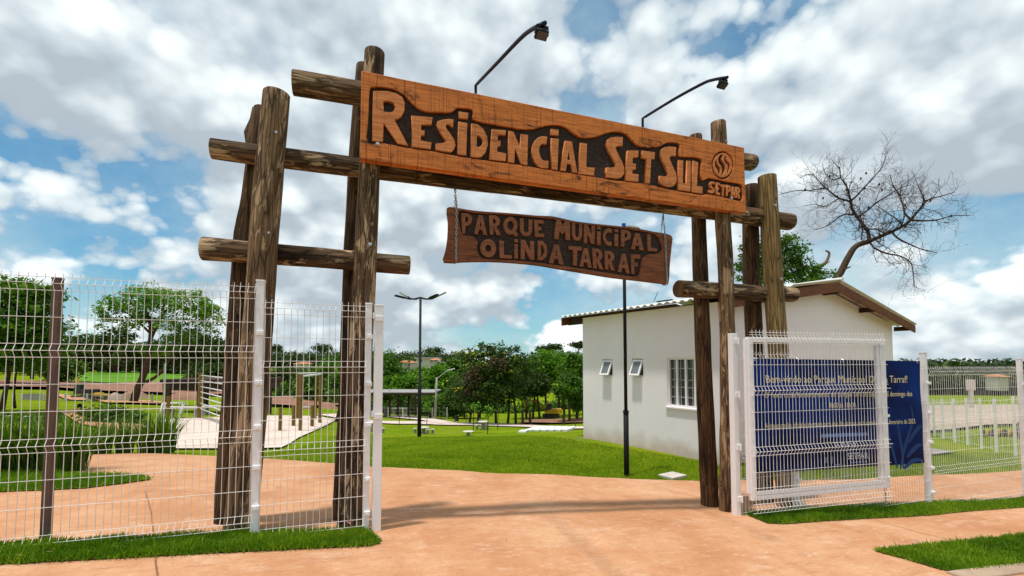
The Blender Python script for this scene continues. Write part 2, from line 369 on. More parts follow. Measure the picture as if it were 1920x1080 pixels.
def make_ground(name, kind_='lawn'):
    m, nt, b = mat(name, None, 0.95, 0.1); v = coords(nt, 'World')
    if kind_ == 'lawn':
        c = ramp(nt, noise(nt, v, 0.55, 6, 0.6), [(0.3, (0.125, 0.205, 0.006)), (0.5, (0.195, 0.275, 0.009)), (0.7, (0.29, 0.325, 0.022))])
        c = mix_c(nt, ramp(nt, noise(nt, v, 0.22, 6, 0.65, 0.6), [(0.48, 0.0), (0.66, 0.6)]), c, (0.34, 0.33, 0.045))
        c = mix_c(nt, ramp(nt, noise(nt, v, 2.6, 6, 0.7, 0.5), [(0.66, 0.0), (0.74, 0.7)]), c, (0.27, 0.17, 0.08))
        c = mix_c(nt, ramp(nt, noise(nt, v, 22, 5, 0.7), [(0.35, 0.65), (0.6, 0.0)]), c, (0.045, 0.115, 0.006))
        c = mix_c(nt, ramp(nt, noise(nt, v, 1.7, 5, 0.6), [(0.62, 0.0), (0.76, 0.45)]), c, (0.26, 0.24, 0.06))
        b.inputs['Specular IOR Level'].default_value = 0.0; bump(nt, b, noise(nt, v, 40, 4, 0.7), 0.8, 0.04)
    elif kind_ == 'path':
        c = ramp(nt, noise(nt, v, 0.8, 8, 0.62, 0.4), [(0.28, (0.44, 0.198, 0.093)), (0.48, (0.54, 0.272, 0.140)), (0.66, (0.61, 0.345, 0.195))])
        c = mix_c(nt, ramp(nt, noise(nt, coords(nt, 'World', (1.2, 3.5, 1)), 1.6, 8, 0.68, 0.8), [(0.54, 0.0), (0.70, 0.6)]), c, (0.67, 0.46, 0.33))
        c = mix_c(nt, ramp(nt, noise(nt, coords(nt, 'World', (1.0, 5, 1)), 2.3, 9, 0.7, 0.5), [(0.55, 0.0), (0.68, 0.50)]), c, (0.36, 0.155, 0.080))
        c = mix_c(nt, ramp(nt, noise(nt, v, 4.5, 7, 0.72, 0.3), [(0.38, 0.40), (0.54, 0.0)]), c, (0.43, 0.185, 0.085))
        c = mix_c(nt, ramp(nt, noise(nt, coords(nt, 'World', (1.0, 2.2, 1)), 7.0, 6, 0.7), [(0.56, 0.0), (0.68, 0.5)]), c, (0.68, 0.47, 0.34))
        c = mix_c(nt, ramp(nt, noise(nt, v, 38, 4, 0.75), [(0.56, 0.0), (0.70, 0.5)]), c, (0.28, 0.115, 0.06))
        c = mix_c(nt, ramp(nt, noise(nt, v, 9, 6, 0.7), [(0.70, 0.0), (0.78, 0.6)]), c, (0.23, 0.09, 0.045))
        bump(nt, b, noise(nt, v, 60, 5, 0.7), 0.35, 0.006)
    elif kind_ == 'soil':
        c = ramp(nt, noise(nt, v, 0.6, 8, 0.65), [(0.3, (0.24, 0.11, 0.07)), (0.55, (0.37, 0.20, 0.135)), (0.75, (0.46, 0.30, 0.22))]); bump(nt, b, noise(nt, v, 2.5, 6, 0.7), 1.0, 0.3)
    elif kind_ == 'gravel':
        c = ramp(nt, noise(nt, v, 1.2, 8, 0.7), [(0.3, (0.33, 0.24, 0.18)), (0.6, (0.47, 0.37, 0.29)), (0.8, (0.56, 0.47, 0.39))])
    elif kind_ == 'slab':
        c = ramp(nt, noise(nt, v, 0.9, 7, 0.6), [(0.3, (0.54, 0.42, 0.35)), (0.55, (0.66, 0.56, 0.49)), (0.75, (0.62, 0.40, 0.28))])
    elif kind_ == 'field':
        c = ramp(nt, noise(nt, v, 0.06, 5, 0.6), [(0.3, (0.07, 0.19, 0.008)), (0.6, (0.12, 0.28, 0.012)), (0.75, (0.06, 0.13, 0.01))])
    elif kind_ == 'dirt':
        c = ramp(nt, noise(nt, v, 5, 7, 0.7), [(0.3, (0.09, 0.045, 0.025)), (0.7, (0.21, 0.11, 0.06))])
    nt.links.new(c, b.inputs['Base Color']); return m
G_LAWN = make_ground('lawn_turf', 'lawn'); G_PATH = make_ground('terracotta_concrete', 'path'); G_SOIL = make_ground('red_soil', 'soil'); G_GRAVEL = make_ground('pale_gravel', 'gravel')
G_SLAB = make_ground('playground_concrete', 'slab'); G_FIELD = make_ground('far_pasture', 'field'); G_DIRT = make_ground('bare_dirt', 'dirt')

def leaf_mat(name, dark, mid, light, transl=0.35):
    m = bpy.data.materials.new(name); m.use_nodes = True; nt = m.node_tree; b = nt.nodes['Principled BSDF']; out = nt.nodes['Material Output']
    a = N(nt, 'ShaderNodeAttribute', attribute_name='tint')
    c = ramp(nt, a.outputs['Fac'], [(0.0, dark), (0.5, mid), (1.0, light)]); nt.links.new(c, b.inputs['Base Color'])
    b.inputs['Roughness'].default_value = 0.6; b.inputs['Specular IOR Level'].default_value = 0.25
    t = N(nt, 'ShaderNodeBsdfTranslucent'); nt.links.new(mix_c(nt, 1.0, c, (0.9, 1.0, 0.3), 'MULTIPLY'), t.inputs[0])
    mx = N(nt, 'ShaderNodeMixShader'); mx.inputs[0].default_value = transl
    nt.links.new(b.outputs[0], mx.inputs[1]); nt.links.new(t.outputs[0], mx.inputs[2]); nt.links.new(mx.outputs[0], out.inputs[0]); MATS[name] = m; return m
L_MID = leaf_mat('mid_green_leaf', (0.0319, 0.0798, 0.0060), (0.0725, 0.1668, 0.0100), (0.1377, 0.2755, 0.0160))
L_BRIGHT = leaf_mat('bright_green_leaf', (0.0405, 0.1148, 0.0060), (0.0945, 0.2228, 0.0100), (0.1688, 0.3375, 0.0180))
L_DARK = leaf_mat('dark_green_leaf', (0.0162, 0.0378, 0.0050), (0.0405, 0.0810, 0.0100), (0.0810, 0.1418, 0.0180))
L_FAR = leaf_mat('far_green_leaf', (0.0208, 0.0442, 0.0120), (0.0442, 0.0806, 0.0200), (0.0806, 0.1300, 0.0300), 0.2)
L_BROWN = leaf_mat('dry_brown_leaf', (0.045, 0.034, 0.016), (0.080, 0.058, 0.030), (0.12, 0.09, 0.05))
L_YELLOW = leaf_mat('yellow_flower', (0.55, 0.42, 0.01), (0.68, 0.55, 0.02), (0.75, 0.65, 0.05))
L_STRAP = leaf_mat('strap_leaf', (0.0270, 0.0675, 0.0060), (0.0675, 0.1470, 0.0100), (0.1800, 0.3000, 0.0250))
L_GRASS = leaf_mat('grass_blade', (0.06, 0.145, 0.005), (0.155, 0.30, 0.008), (0.32, 0.44, 0.025), 0.5)
L_LAWN = leaf_mat('lawn_blade', (0.13, 0.23, 0.006), (0.27, 0.38, 0.010), (0.44, 0.50, 0.030), 0.5)
BARK = simple('tree_bark', (0.075, 0.045, 0.030), 0.9, 0.35, 6, 0.15, bmp=0.5)
BARK2 = simple('pale_dry_bark', (0.17, 0.115, 0.08), 0.9, 0.35, 7, 0.15, bmp=0.5)
TWIG = simple('dry_twig', (0.060, 0.036, 0.028), 0.9, 0.25, 6, 0.15)

# ------------------------------------------------------------------ ground sheets
def base_ground():
    na = 300; rr = np.concatenate([[0.0], np.exp(np.linspace(math.log(0.4), math.log(3500), 200))])
    aa = np.linspace(-math.pi, math.pi, na, endpoint=False)
    A, Rr = np.meshgrid(aa, rr)
    X = Rr * (np.sin(A) * RT[0] + np.cos(A) * FH[0]); Y = Rr * (np.sin(A) * RT[1] + np.cos(A) * FH[1])
    Z = TZ(X, Y) - 0.012
    V = np.stack([X, Y, Z], -1).reshape(-1, 3)
    i, j = np.meshgrid(np.arange(len(rr) - 1), np.arange(na), indexing='ij')
    F = np.stack([i * na + j, i * na + (j + 1) % na, (i + 1) * na + (j + 1) % na, (i + 1) * na + j], -1).reshape(-1, 4)[:, ::-1]
    # the street lies a kerb's height below the verge, in front of it
    s = np.clip((1.95 - V[:, 1]) / 0.1, 0, 1); V[:, 2] -= 0.14 * s * (np.hypot(V[:, 0], V[:, 1]) < 60)
    o = np_mesh('ground', V, F, G_LAWN); tag(o, kind='structure'); o.data.polygons.foreach_set('use_smooth', [True] * len(o.data.polygons)); return o
base_ground()
def drape(name, pts, m, step=0.5, off=0.012, kind='structure', far=0.0, smooth_n=0):
    if smooth_n: pts = catmull(pts, smooth_n)
    bm = bmesh.new(); vs = [bm.verts.new((p[0], p[1], 0)) for p in pts]; f = bm.faces.new(vs); bmesh.ops.triangulate(bm, faces=[f])
    xs = [p[0] for p in pts]; ys = [p[1] for p in pts]
    for ax, lo, hi in ((0, min(xs), max(xs)), (1, min(ys), max(ys))):
        k = lo + step
        while k < hi:
            bmesh.ops.bisect_plane(bm, geom=bm.verts[:] + bm.edges[:] + bm.faces[:], plane_co=(k, 0, 0) if ax == 0 else (0, k, 0), plane_no=(1, 0, 0) if ax == 0 else (0, 1, 0), dist=1e-5)
            k += step
    bmesh.ops.triangulate(bm, faces=bm.faces[:])
    X = np.array([v.co.x for v in bm.verts]); Y = np.array([v.co.y for v in bm.verts]); Z = TZ(X, Y) + off + far * np.hypot(X, Y)
    for v, z in zip(bm.verts, Z): v.co.z = z
    for f in bm.faces:
        if f.normal.z < 0: f.normal_flip()
        f.smooth = True
    me = bpy.data.meshes.new(name); bm.to_mesh(me); bm.free()
    o = link_mesh(name, me, m); tag(o, kind=kind); return o
def G2(*px): return [tuple(ground(x, y))[:2] for x, y in px]
def pip(P, poly):
    x, y = P[:, 0], P[:, 1]; ins = np.zeros(len(P), bool); j = len(poly) - 1
    for i in range(len(poly)):
        xi, yi = poly[i]; xj, yj = poly[j]
        c = ((yi > y) != (yj > y)) & (x < (xj - xi) * (y - yi) / (yj - yi + 1e-12) + xi); ins ^= c; j = i
    return ins
def blades(name, poly, n, h, w, m, near_bias=True, lift=0.0, holes=()):
    xs = [p[0] for p in poly]; ys = [p[1] for p in poly]; out = []; cnt = 0
    while cnt < n:
        P = np.stack([RNG.uniform(min(xs), max(xs), 60000), RNG.uniform(min(ys), max(ys), 60000)], -1)
        k = pip(P, poly)
        for hp in holes: k &= ~pip(P, hp)
        if near_bias:
            d2 = P[:, 0] ** 2 + P[:, 1] ** 2; k &= RNG.random(len(P)) < np.min(d2) * 1.0 / d2
        P = P[k]; out.append(P); cnt += len(P)
        if len(out) > 400: break
    P = np.concatenate(out)[:n]; n = len(P); P = P + RNG.normal(0, 0.018, P.shape); Z = TZ(P[:, 0], P[:, 1]) + lift
    a = RNG.uniform(0, 2 * np.pi, n); b = RNG.uniform(0, 2 * np.pi, n); H = h * RNG.uniform(0.45, 1.25, n); x, y = P[:, 0], P[:, 1]
    p1 = np.sin(x * 3.1 + 1.3 * np.sin(y * 2.3)) * np.cos(y * 3.7 + np.sin(x * 1.9)); p2 = np.sin(x * 9.7 + 2.1 * np.sin(y * 7.3 + x)) * np.cos(y * 11.3 + 1.7 * np.sin(x * 6.1)); p3 = np.sin(x * 1.1 + .9 * np.sin(y * .8) + 2) * np.cos(y * 1.4 + x * .5)
    patch = 0.45 * p1 + 0.40 * p2 + 0.35 * p3; H *= 1 + 0.35 * p2 + 0.15 * p1; H *= np.where(RNG.random(n) < 0.03, 1.9, 1.0)
    keep = RNG.random(n) > np.clip(1.6 * (patch - 0.36), 0, 0.93); H = np.where(keep, H, H * 0.25); ln = H * RNG.uniform(0.1, 0.9, n)
    dx, dy = np.cos(a) * w / 2, np.sin(a) * w / 2
    V = np.empty((n, 3, 3)); V[:, 0] = np.stack([P[:, 0] - dx, P[:, 1] - dy, Z], -1); V[:, 1] = np.stack([P[:, 0] + dx, P[:, 1] + dy, Z], -1)
    V[:, 2] = np.stack([P[:, 0] + np.cos(b) * ln, P[:, 1] + np.sin(b) * ln, Z + H], -1)
    t = np.clip(0.45 + 0.46 * patch + RNG.normal(0, 0.22, n), 0, 1)
    o = np_mesh(name, V.reshape(-1, 3), np.arange(n * 3).reshape(-1, 3), m, None, np.repeat(t, 3)); tag(o, kind='stuff'); return o

KERB_Y = ground(1850, 1069)[1]
PATH_EDGE = [(-260, 896), (-100, 893), (0, 889), (90, 889), (150, 884), (158, 868), (165, 853), (240, 851), (330, 853), (430, 857), (520, 862), (640, 871), (705, 877), (860, 883), (1000, 890), (1150, 897), (1320, 903), (1480, 903), (1620, 899), (1750, 891), (1920, 882), (2150, 870)]
path_poly = G2(*PATH_EDGE) + [(17, 2.1), (6, 2.02), (-1, 2.02), (-8, 2.02), (-8, 5)]
drape('path', path_poly, G_PATH, 0.45, 0.010)
ISL = G2((-300, 935), (0, 925), (80, 922), (160, 918), (230, 909), (285, 901), (262, 896), (200, 893), (120, 890), (0, 888), (-300, 893))
drape('verge', ISL, G_LAWN, 0.3, 0.022)
STRIP_L = G2((-200, 1037), (0, 1026), (200, 1016), (400, 1006), (470, 1002), (560, 1001), (680, 998), (700, 1010), (713, 1022), (690, 1027), (560, 1033), (380, 1042), (200, 1052), (0, 1062), (-200, 1074))
STRIP_R = G2((1396, 966), (1480, 961), (1560, 955), (1640, 948), (1740, 945), (1830, 941), (1920, 936), (2080, 926), (2080, 944), (1920, 953), (1750, 968), (1640, 974), (1540, 980), (1475, 985), (1440, 984))
STRIP_K = G2((1640, 1036), (1700, 1030), (1800, 1020), (1920, 1006), (2100, 990), (2100, 1047), (1920, 1062), (1790, 1074), (1762, 1071), (1700, 1052))
for nm, pl in (('verge', STRIP_L), ('verge', STRIP_R), ('verge', STRIP_K)): drape(nm, pl, G_DIRT, 0.3, 0.020)
for pl, n, h in ((STRIP_L, 38000, 0.036), (STRIP_R, 32000, 0.040), (STRIP_K, 34000, 0.033), (ISL, 26000, 0.042)):
    blades('grass', pl, n, h, 0.011, L_GRASS, lift=0.02)
LAWN = G2((700, 877), (860, 883), (1000, 890), (1150, 897), (1320, 903), (1352, 880), (1352, 872), (1200, 845), (1094, 829), (1020, 818), (880, 815), (700, 822))
blades('grass', LAWN, 90000, 0.030, 0.013, L_LAWN, lift=-0.008)
LAWN_L = G2((440, 857), (520, 862), (640, 871), (700, 877), (700, 815), (640, 815), (600, 826), (530, 845))
blades('grass', LAWN_L, 20000, 0.03, 0.013, L_LAWN, lift=-0.008)
LAWN_R = G2((1340, 903), (1480, 903), (1620, 899), (1750, 891), (1920, 882), (2050, 875), (2050, 845), (1760, 845), (1690, 870), (1360, 880))
blades('grass', LAWN_R, 34000, 0.03, 0.014, L_LAWN, lift=-0.008)
# kerb along the street and the street itself
kx0 = ground(1772, 1076)[0]
kb = MB()
x = kx0
while x < 16:
    x2 = x + 1.0; z1, z2 = tz(x, KERB_Y), tz(x2 - .012, KERB_Y)
    y0, y1 = KERB_Y - 0.16, KERB_Y + 0.015
    kb.add([(x, y0, z1 - .3), (x2 - .012, y0, z2 - .3), (x2 - .012, y1, z2 - .3), (x, y1, z1 - .3), (x, y0 + .02, z1 + .028), (x2 - .012, y0 + .02, z2 + .028), (x2 - .012, y1, z2 + .03), (x, y1, z1 + .03)],
           [(0, 3, 2, 1), (4, 5, 6, 7), (0, 1, 5, 4), (1, 2, 6, 5), (2, 3, 7, 6), (3, 0, 4, 7)]); x = x2
tag(kb.build('kerb', simple('dusty_kerb', (0.40, 0.285, 0.20), 0.9, 0.25, 6, 0.2, bmp=0.4), bevel=0.01), kind='structure')
drape('road', [(kx0 + 0.3, KERB_Y - 0.2), (17, KERB_Y - 0.2), (17, -8), (-9, -8), (-9, 1.9), (kx0 - .4, 1.9)], simple('asphalt', (0.055, 0.053, 0.052), 0.9, 0.2, 6, 0.2, kind='World'), 0.8, -0.115)
# joints sawn in the concrete
def joint(pxs, w=0.012):
    P = [ground(x, y) for x, y in pxs]; m_ = MB()
    for a, b in zip(P[:-1], P[1:]):
        d = (b - a).normalized(); s = Vector((-d.y, d.x, 0)) * w / 2; k = max(2, int((b - a).length / .25))
        for i in range(k):
            p, q = a.lerp(b, i / k), a.lerp(b, (i + 1) / k); vs = []
            for c in (p - s, p + s, q + s, q - s): vs.append((c.x, c.y, tz(c.x, c.y) + .0145))
            m_.add(vs, [(0, 1, 2, 3)])
    tag(m_.build('path_joint', simple('joint_dirt', (0.27, 0.12, 0.06), 0.95, 0.3, 20)), kind='structure')
joint([(291, 1046), (292, 1060), (298, 1100)]); joint([(1640, 976), (1720, 1000), (1800, 1018)], 0.008); joint([(272, 922), (284, 965), (288, 1012)], 0.010)
# playground slab, far footpaths, soil, gravel, pasture
def slab(name, px, m, th, step=1.0, off=0.03, far=0.0): return drape(name, G2(*px), m, step, off, far=far)
slab('playground_paving', [(296, 790), (330, 786), (420, 783), (520, 780), (600, 781), (633, 789), (612, 799), (585, 811), (560, 822), (527, 841), (430, 843), (320, 843)], G_SLAB, 0.1, 0.6, 0.035)
slab('footpath', [(700, 790), (780, 791), (870, 793.5), (980, 797), (1100, 801), (1100, 805), (980, 801.5), (880, 798.5), (780, 796), (700, 794)], G_SLAB, .1, 1.2, .03, .001)
slab('footpath', [(722, 782), (760, 780), (800, 784), (850, 793), (825, 796), (790, 789), (745, 785)], G_SLAB, .1, 1.0, .045, .001)
slab('footpath', [(590, 778), (640, 776), (700, 790), (700, 794), (640, 786)], G_SLAB, .1, 1.2, .03, .001)
slab('footpath', [(112, 774), (140, 769), (166, 767), (172, 785), (235, 796), (330, 801), (330, 810), (215, 808), (150, 797)], G_PATH, .1, .8, .03, .001)
slab('footpath', [(110, 741), (150, 746), (200, 754), (260, 753), (320, 757), (320, 760), (200, 758), (110, 745)], G_PATH, .1, 1.2, .05, .002)
slab('soil_bank', [(-60, 717), (60, 719), (140, 720), (200, 722), (260, 720), (330, 718), (420, 730), (470, 735), (470, 744), (380, 744), (280, 740), (200, 738), (100, 731), (-60, 730)], G_SOIL, .1, 3.0, .15, .003)
slab('soil_bank', [(505, 750), (560, 745), (640, 752), (640, 764), (560, 766), (505, 763)], G_SOIL, .1, 2.0, .15, .003)
slab('soil_bank', [(1000, 789), (1094, 787), (1094, 794), (1030, 796), (960, 795)], G_SOIL, .1, 1.2, .06, .002)
slab('pasture', [(110, 703), (250, 696), (340, 697), (470, 706), (470, 728), (340, 716), (200, 720), (110, 716)], G_FIELD, .1, 6.0, .1, .002)
slab('gravel_lot', [(1700, 812), (1745, 812), (1800, 807), (1860, 800), (1960, 798), (2150, 796), (2150, 760), (1960, 762), (1850, 762), (1700, 764)], G_GRAVEL, .1, 2.0, .05, .002)
slab('gravel_lot', [(1730, 845), (1745, 843), (1790, 850), (1760, 854), (1730, 857)], simple('grey_pad', (.27, .25, .24), .9, .15, 2), .1, .5, .03, .001)

# ------------------------------------------------------------------ log gateway
YP, YB, YR = 4.42, 4.53, 4.73       # front posts, beams, rear posts
from mathutils import noise as mn
def log(name, P0, P1, r0, r1, m, parent, seed, lump=0.05, bend=0.012, knots=()):
    P0 = Vector(P0); P1 = Vector(P1); ax = P1 - P0; L = ax.length; nr = max(14, int(L / 0.12)); ns = 22; vs = []; fs = []; mi = []
    zs = [0.0, 0.008] + [L * i / nr for i in range(1, nr)] + [L - 0.008, L]
    qi = ax.to_track_quat('Z', 'Y').inverted(); kn = []
    for kz, kd, ks, kw in knots: lv = qi @ Vector(kd); kn.append((kz, math.atan2(lv.y, lv.x), ks, kw))
    for k, z in enumerate(zs):
        t = z / L; r = r0 + (r1 - r0) * t
        if k in (0, len(zs) - 1): r *= 0.94
        ox = bend * L * math.sin(math.pi * t * 1.3 + seed) * 0.5; oy = bend * L * math.sin(math.pi * t * 1.7 + seed * 2.3) * 0.4
        for j in range(ns):
            a = 2 * math.pi * j / ns
            q = 1 + lump * (mn.noise(Vector((math.cos(a) * 1.3 + seed * 7.1, math.sin(a) * 1.3, z * 1.6))) * 1.2 + 0.5 * mn.noise(Vector((math.cos(a) * 3.5, math.sin(a) * 3.5 + seed * 3, z * 5))))
            for kz, ka, ks, kw in kn: q += ks * math.exp(-((z - kz) / kw) ** 2 - ((math.atan2(math.sin(a - ka), math.cos(a - ka))) / 0.7) ** 2)
            vs.append((ox + r * q * math.cos(a), oy + r * q * math.sin(a), z))
    n = len(zs)
    for k in range(n - 1):
        for j in range(ns): fs.append((k * ns + j, k * ns + (j + 1) % ns, (k + 1) * ns + (j + 1) % ns, (k + 1) * ns + j)); mi.append(0)
    fs.append(tuple(range(ns - 1, -1, -1))); mi.append(1); fs.append(tuple((n - 1) * ns + j for j in range(ns))); mi.append(1)
    me = bpy.data.meshes.new(name); me.from_pydata(vs, [], fs); me.polygons.foreach_set('material_index', mi); me.polygons.foreach_set('use_smooth', [i == 0 for i in mi])
    o = link_mesh(name, me, [m, END], parent); o.location = P0 - world_loc(parent); o.rotation_euler = ax.to_track_quat('Z', 'Y').to_euler(); return o
def post(pt, pf, Y, r0, r1, m, parent, seed, **k):
    T = Vector(on_y(*pt, Y)); Fp = Vector(on_y(*pf, Y)); d = (T - Fp).normalized(); return log('log_post', Fp - d * 0.35, T, r0, r1, m, parent, seed, **k)
gx = on_y(1005, 980, YP)
gate = thing('log_gateway', (gx[0], YB, tz(gx[0], YB)), 'rustic entrance gateway of weathered upright logs and crossed log beams over the path', 'gateway')
post((521, 177), (447, 1006), YP, 0.128, 0.112, LOG_GREY, gate, 1.3, bend=.006)
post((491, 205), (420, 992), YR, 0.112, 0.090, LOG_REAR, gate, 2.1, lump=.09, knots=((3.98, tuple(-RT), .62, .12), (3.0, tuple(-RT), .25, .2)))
post((705, 96), (655, 1001), YP, 0.112, 0.094, LOG_DARK, gate, 3.7, bend=.005)
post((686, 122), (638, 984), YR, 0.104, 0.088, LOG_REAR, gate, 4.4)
post((1349, 231), (1366, 966), YP, 0.086, 0.092, LOG_GREY, gate, 5.2, lump=.08, knots=((.75, tuple(-RT), .25, .09), (1.25, tuple(-RT), .12, .15)))
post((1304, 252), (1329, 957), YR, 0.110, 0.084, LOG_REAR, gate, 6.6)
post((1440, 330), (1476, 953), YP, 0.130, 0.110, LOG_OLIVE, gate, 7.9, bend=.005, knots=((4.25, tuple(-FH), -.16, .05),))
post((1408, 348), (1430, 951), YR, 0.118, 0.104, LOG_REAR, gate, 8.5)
def beam(a, b, r0, r1, m, seed, **k): return log('log_beam', on_y(*a, YB), on_y(*b, YB), r0, r1, m, gate, seed, **k)
beam((549, 156), (1412, 305), 0.112, 0.105, LOG_GREY, 11.2, bend=.003)
beam((396, 276), (1480, 416), 0.088, 0.112, LOG_DARK, 12.9, bend=.004)
beam((378, 466), (768, 497), 0.100, 0.092, LOG_DARK, 13.5, bend=.004)
beam((1272, 542), (1488, 553), 0.108, 0.098, LOG_DARK, 14.1, bend=.006)
def bolt(px, py, Y, parent):
    p = Vector(on_y(px, py, Y)); m_ = MB()
    for r, y0, y1 in ((0.017, 0.012, -0.006), (0.010, -0.006, -0.018)):
        m_.tube([p + Vector((0, y0, 0)), p + Vector((0, y1, 0))], r, 10)
    m_.build('bolt', GALV, parent)
for px, py in ((518, 249), (504, 437), (694, 458), (1370, 523), (1453, 385), (1464, 523), (1362, 265)): bolt(px, py, YP - 0.105, gate)

# ------------------------------------------------------------------ carved sign board
YS = 4.235
def zA(x, y): return (660 + x / 4.5, 100 + y / 4.5)
def zB(x, y): return (1030 + x / 4.5, 180 + y / 4.5)
def zC(x, y): return (820 + x / 4.174, 350 + y / 4.174)
def uv(fn, pts, Y): return [(lambda p: (p[0], p[2]))(on_y(*fn(*q), Y)) for q in pts]
c = [on_y(x, y, YS) for x, y in ((678, 132), (1396, 277), (1398, 398), (675, 298))]
SX0, SX1 = (c[0][0] + c[3][0]) / 2, (c[1][0] + c[2][0]) / 2; SZ1, SZ0 = (c[0][2] + c[1][2]) / 2, (c[2][2] + c[3][2]) / 2
sign = thing('carved_sign', ((SX0 + SX1) / 2, YS + .03, SZ0), 'long carved orange timber sign board reading Residencial Set Sul on the gateway', 'sign')
def carve(name, loops, Y, th, m, parent, bevel=0.004):
    me = curve_mesh(loops, th, bevel); stand_up(me, Y, world_loc(parent)); return link_mesh(name, me, m, parent)
outer = []
for (x0, z0, x1, z1) in ((SX0, SZ0, SX1, SZ0), (SX1, SZ0, SX1, SZ1), (SX1, SZ1, SX0, SZ1), (SX0, SZ1, SX0, SZ0)):
    for i in range(12):
        t = i / 12; x = x0 + (x1 - x0) * t; z = z0 + (z1 - z0) * t
        outer.append((x + 0.004 * mn.noise(Vector((x * 3, z * 3, 1))), z + 0.006 * mn.noise(Vector((x * 2, z * 3, 5)))))
rec_top = uv(zA, [(132, 750), (138, 560), (150, 310), (185, 283), (260, 285), (350, 300), (430, 340), (480, 390), (540, 450), (620, 490), (720, 495), (820, 498), (862, 480), (885, 460), (950, 460), (1008, 470), (1022, 500), (1018, 550), (1080, 575), (1200, 600), (1330, 622), (1440, 640), (1540, 635), (1620, 612)], YS)
rec_top += uv(zB, [(20, 243), (90, 245), (150, 270), (200, 310), (260, 345), (320, 352), (400, 340), (480, 312), (560, 298), (630, 310), (680, 345), (710, 385), (760, 420), (850, 432), (930, 425), (985, 395), (1040, 390), (1096, 402), (1100, 440), (1090, 503), (1150, 512), (1230, 515), (1285, 535), (1280, 600), (1278, 660), (1296, 712), (1340, 693), (1400, 700), (1500, 722), (1620, 745), (1628, 800), (1624, 884), (1500, 862), (1350, 830), (1290, 836), (1200, 822), (1000, 787), (850, 748), (700, 728), (500, 706), (380, 682), (200, 655), (0, 625)], YS)
rec_top += uv(zA, [(1400, 940), (1100, 900), (900, 870), (700, 830), (480, 800), (260, 758)], YS)
EC, ERX, ERY = (1462, 583), 92, 119
circ = uv(zB, [(EC[0] + ERX * math.cos(a * math.pi / 18), EC[1] + ERY * math.sin(a * math.pi / 18)) for a in range(36)], YS)
carve('carved_face', [outer, catmull(rec_top, 3), circ], YS + 0.016, 0.032, BOARD, sign, 0.005)
def rough_panel(name, x0, x1, z0, z1, Y, th, m, parent, amp=0.006, nx=150, nz=30):
    o0 = world_loc(parent); xs = np.linspace(x0, x1, nx); zs = np.linspace(z0, z1, nz); Xg, Zg = np.meshgrid(xs, zs); Yg = np.empty_like(Xg)
    for i in range(nz):
        for j in range(nx): Yg[i, j] = Y + amp * mn.noise(Vector((Xg[i, j] * 14, Zg[i, j] * 22, 3.3)))
    V = [(a, b, c) for a, b, c in zip(Xg.ravel(), Yg.ravel(), Zg.ravel())]; F = [(i * nx + j, i * nx + j + 1, (i + 1) * nx + j + 1, (i + 1) * nx + j) for i in range(nz - 1) for j in range(nx - 1)]
    m_ = MB(); m_.add(V, F); e = len(V)
    m_.box(((x0 + x1) / 2, Y + th / 2 + amp, (z0 + z1) / 2), (x1 - x0, th - amp, z1 - z0)); return m_.build(name, m, parent)
rough_panel('carved_backing', SX0 + .012, SX1 - .012, SZ0 + .012, SZ1 - .012, YS + 0.030, 0.05, CARVE, sign)
m_ = MB(); fr = 0.0
m_.box(((SX0 + SX1) / 2, YS + 0.0585, SZ1 - .006), (SX1 - SX0 - .002, .052, .012)); m_.box(((SX0 + SX1) / 2, YS + 0.0585, SZ0 + .006), (SX1 - SX0 - .002, .052, .012))
m_.box((SX0 + .006, YS + 0.0585, (SZ0 + SZ1) / 2), (.012, .052, SZ1 - SZ0 - .026)); m_.box((SX1 - .006, YS + 0.0585, (SZ0 + SZ1) / 2), (.012, .052, SZ1 - SZ0 - .026))
m_.build('board_edge', BOARD, sign)
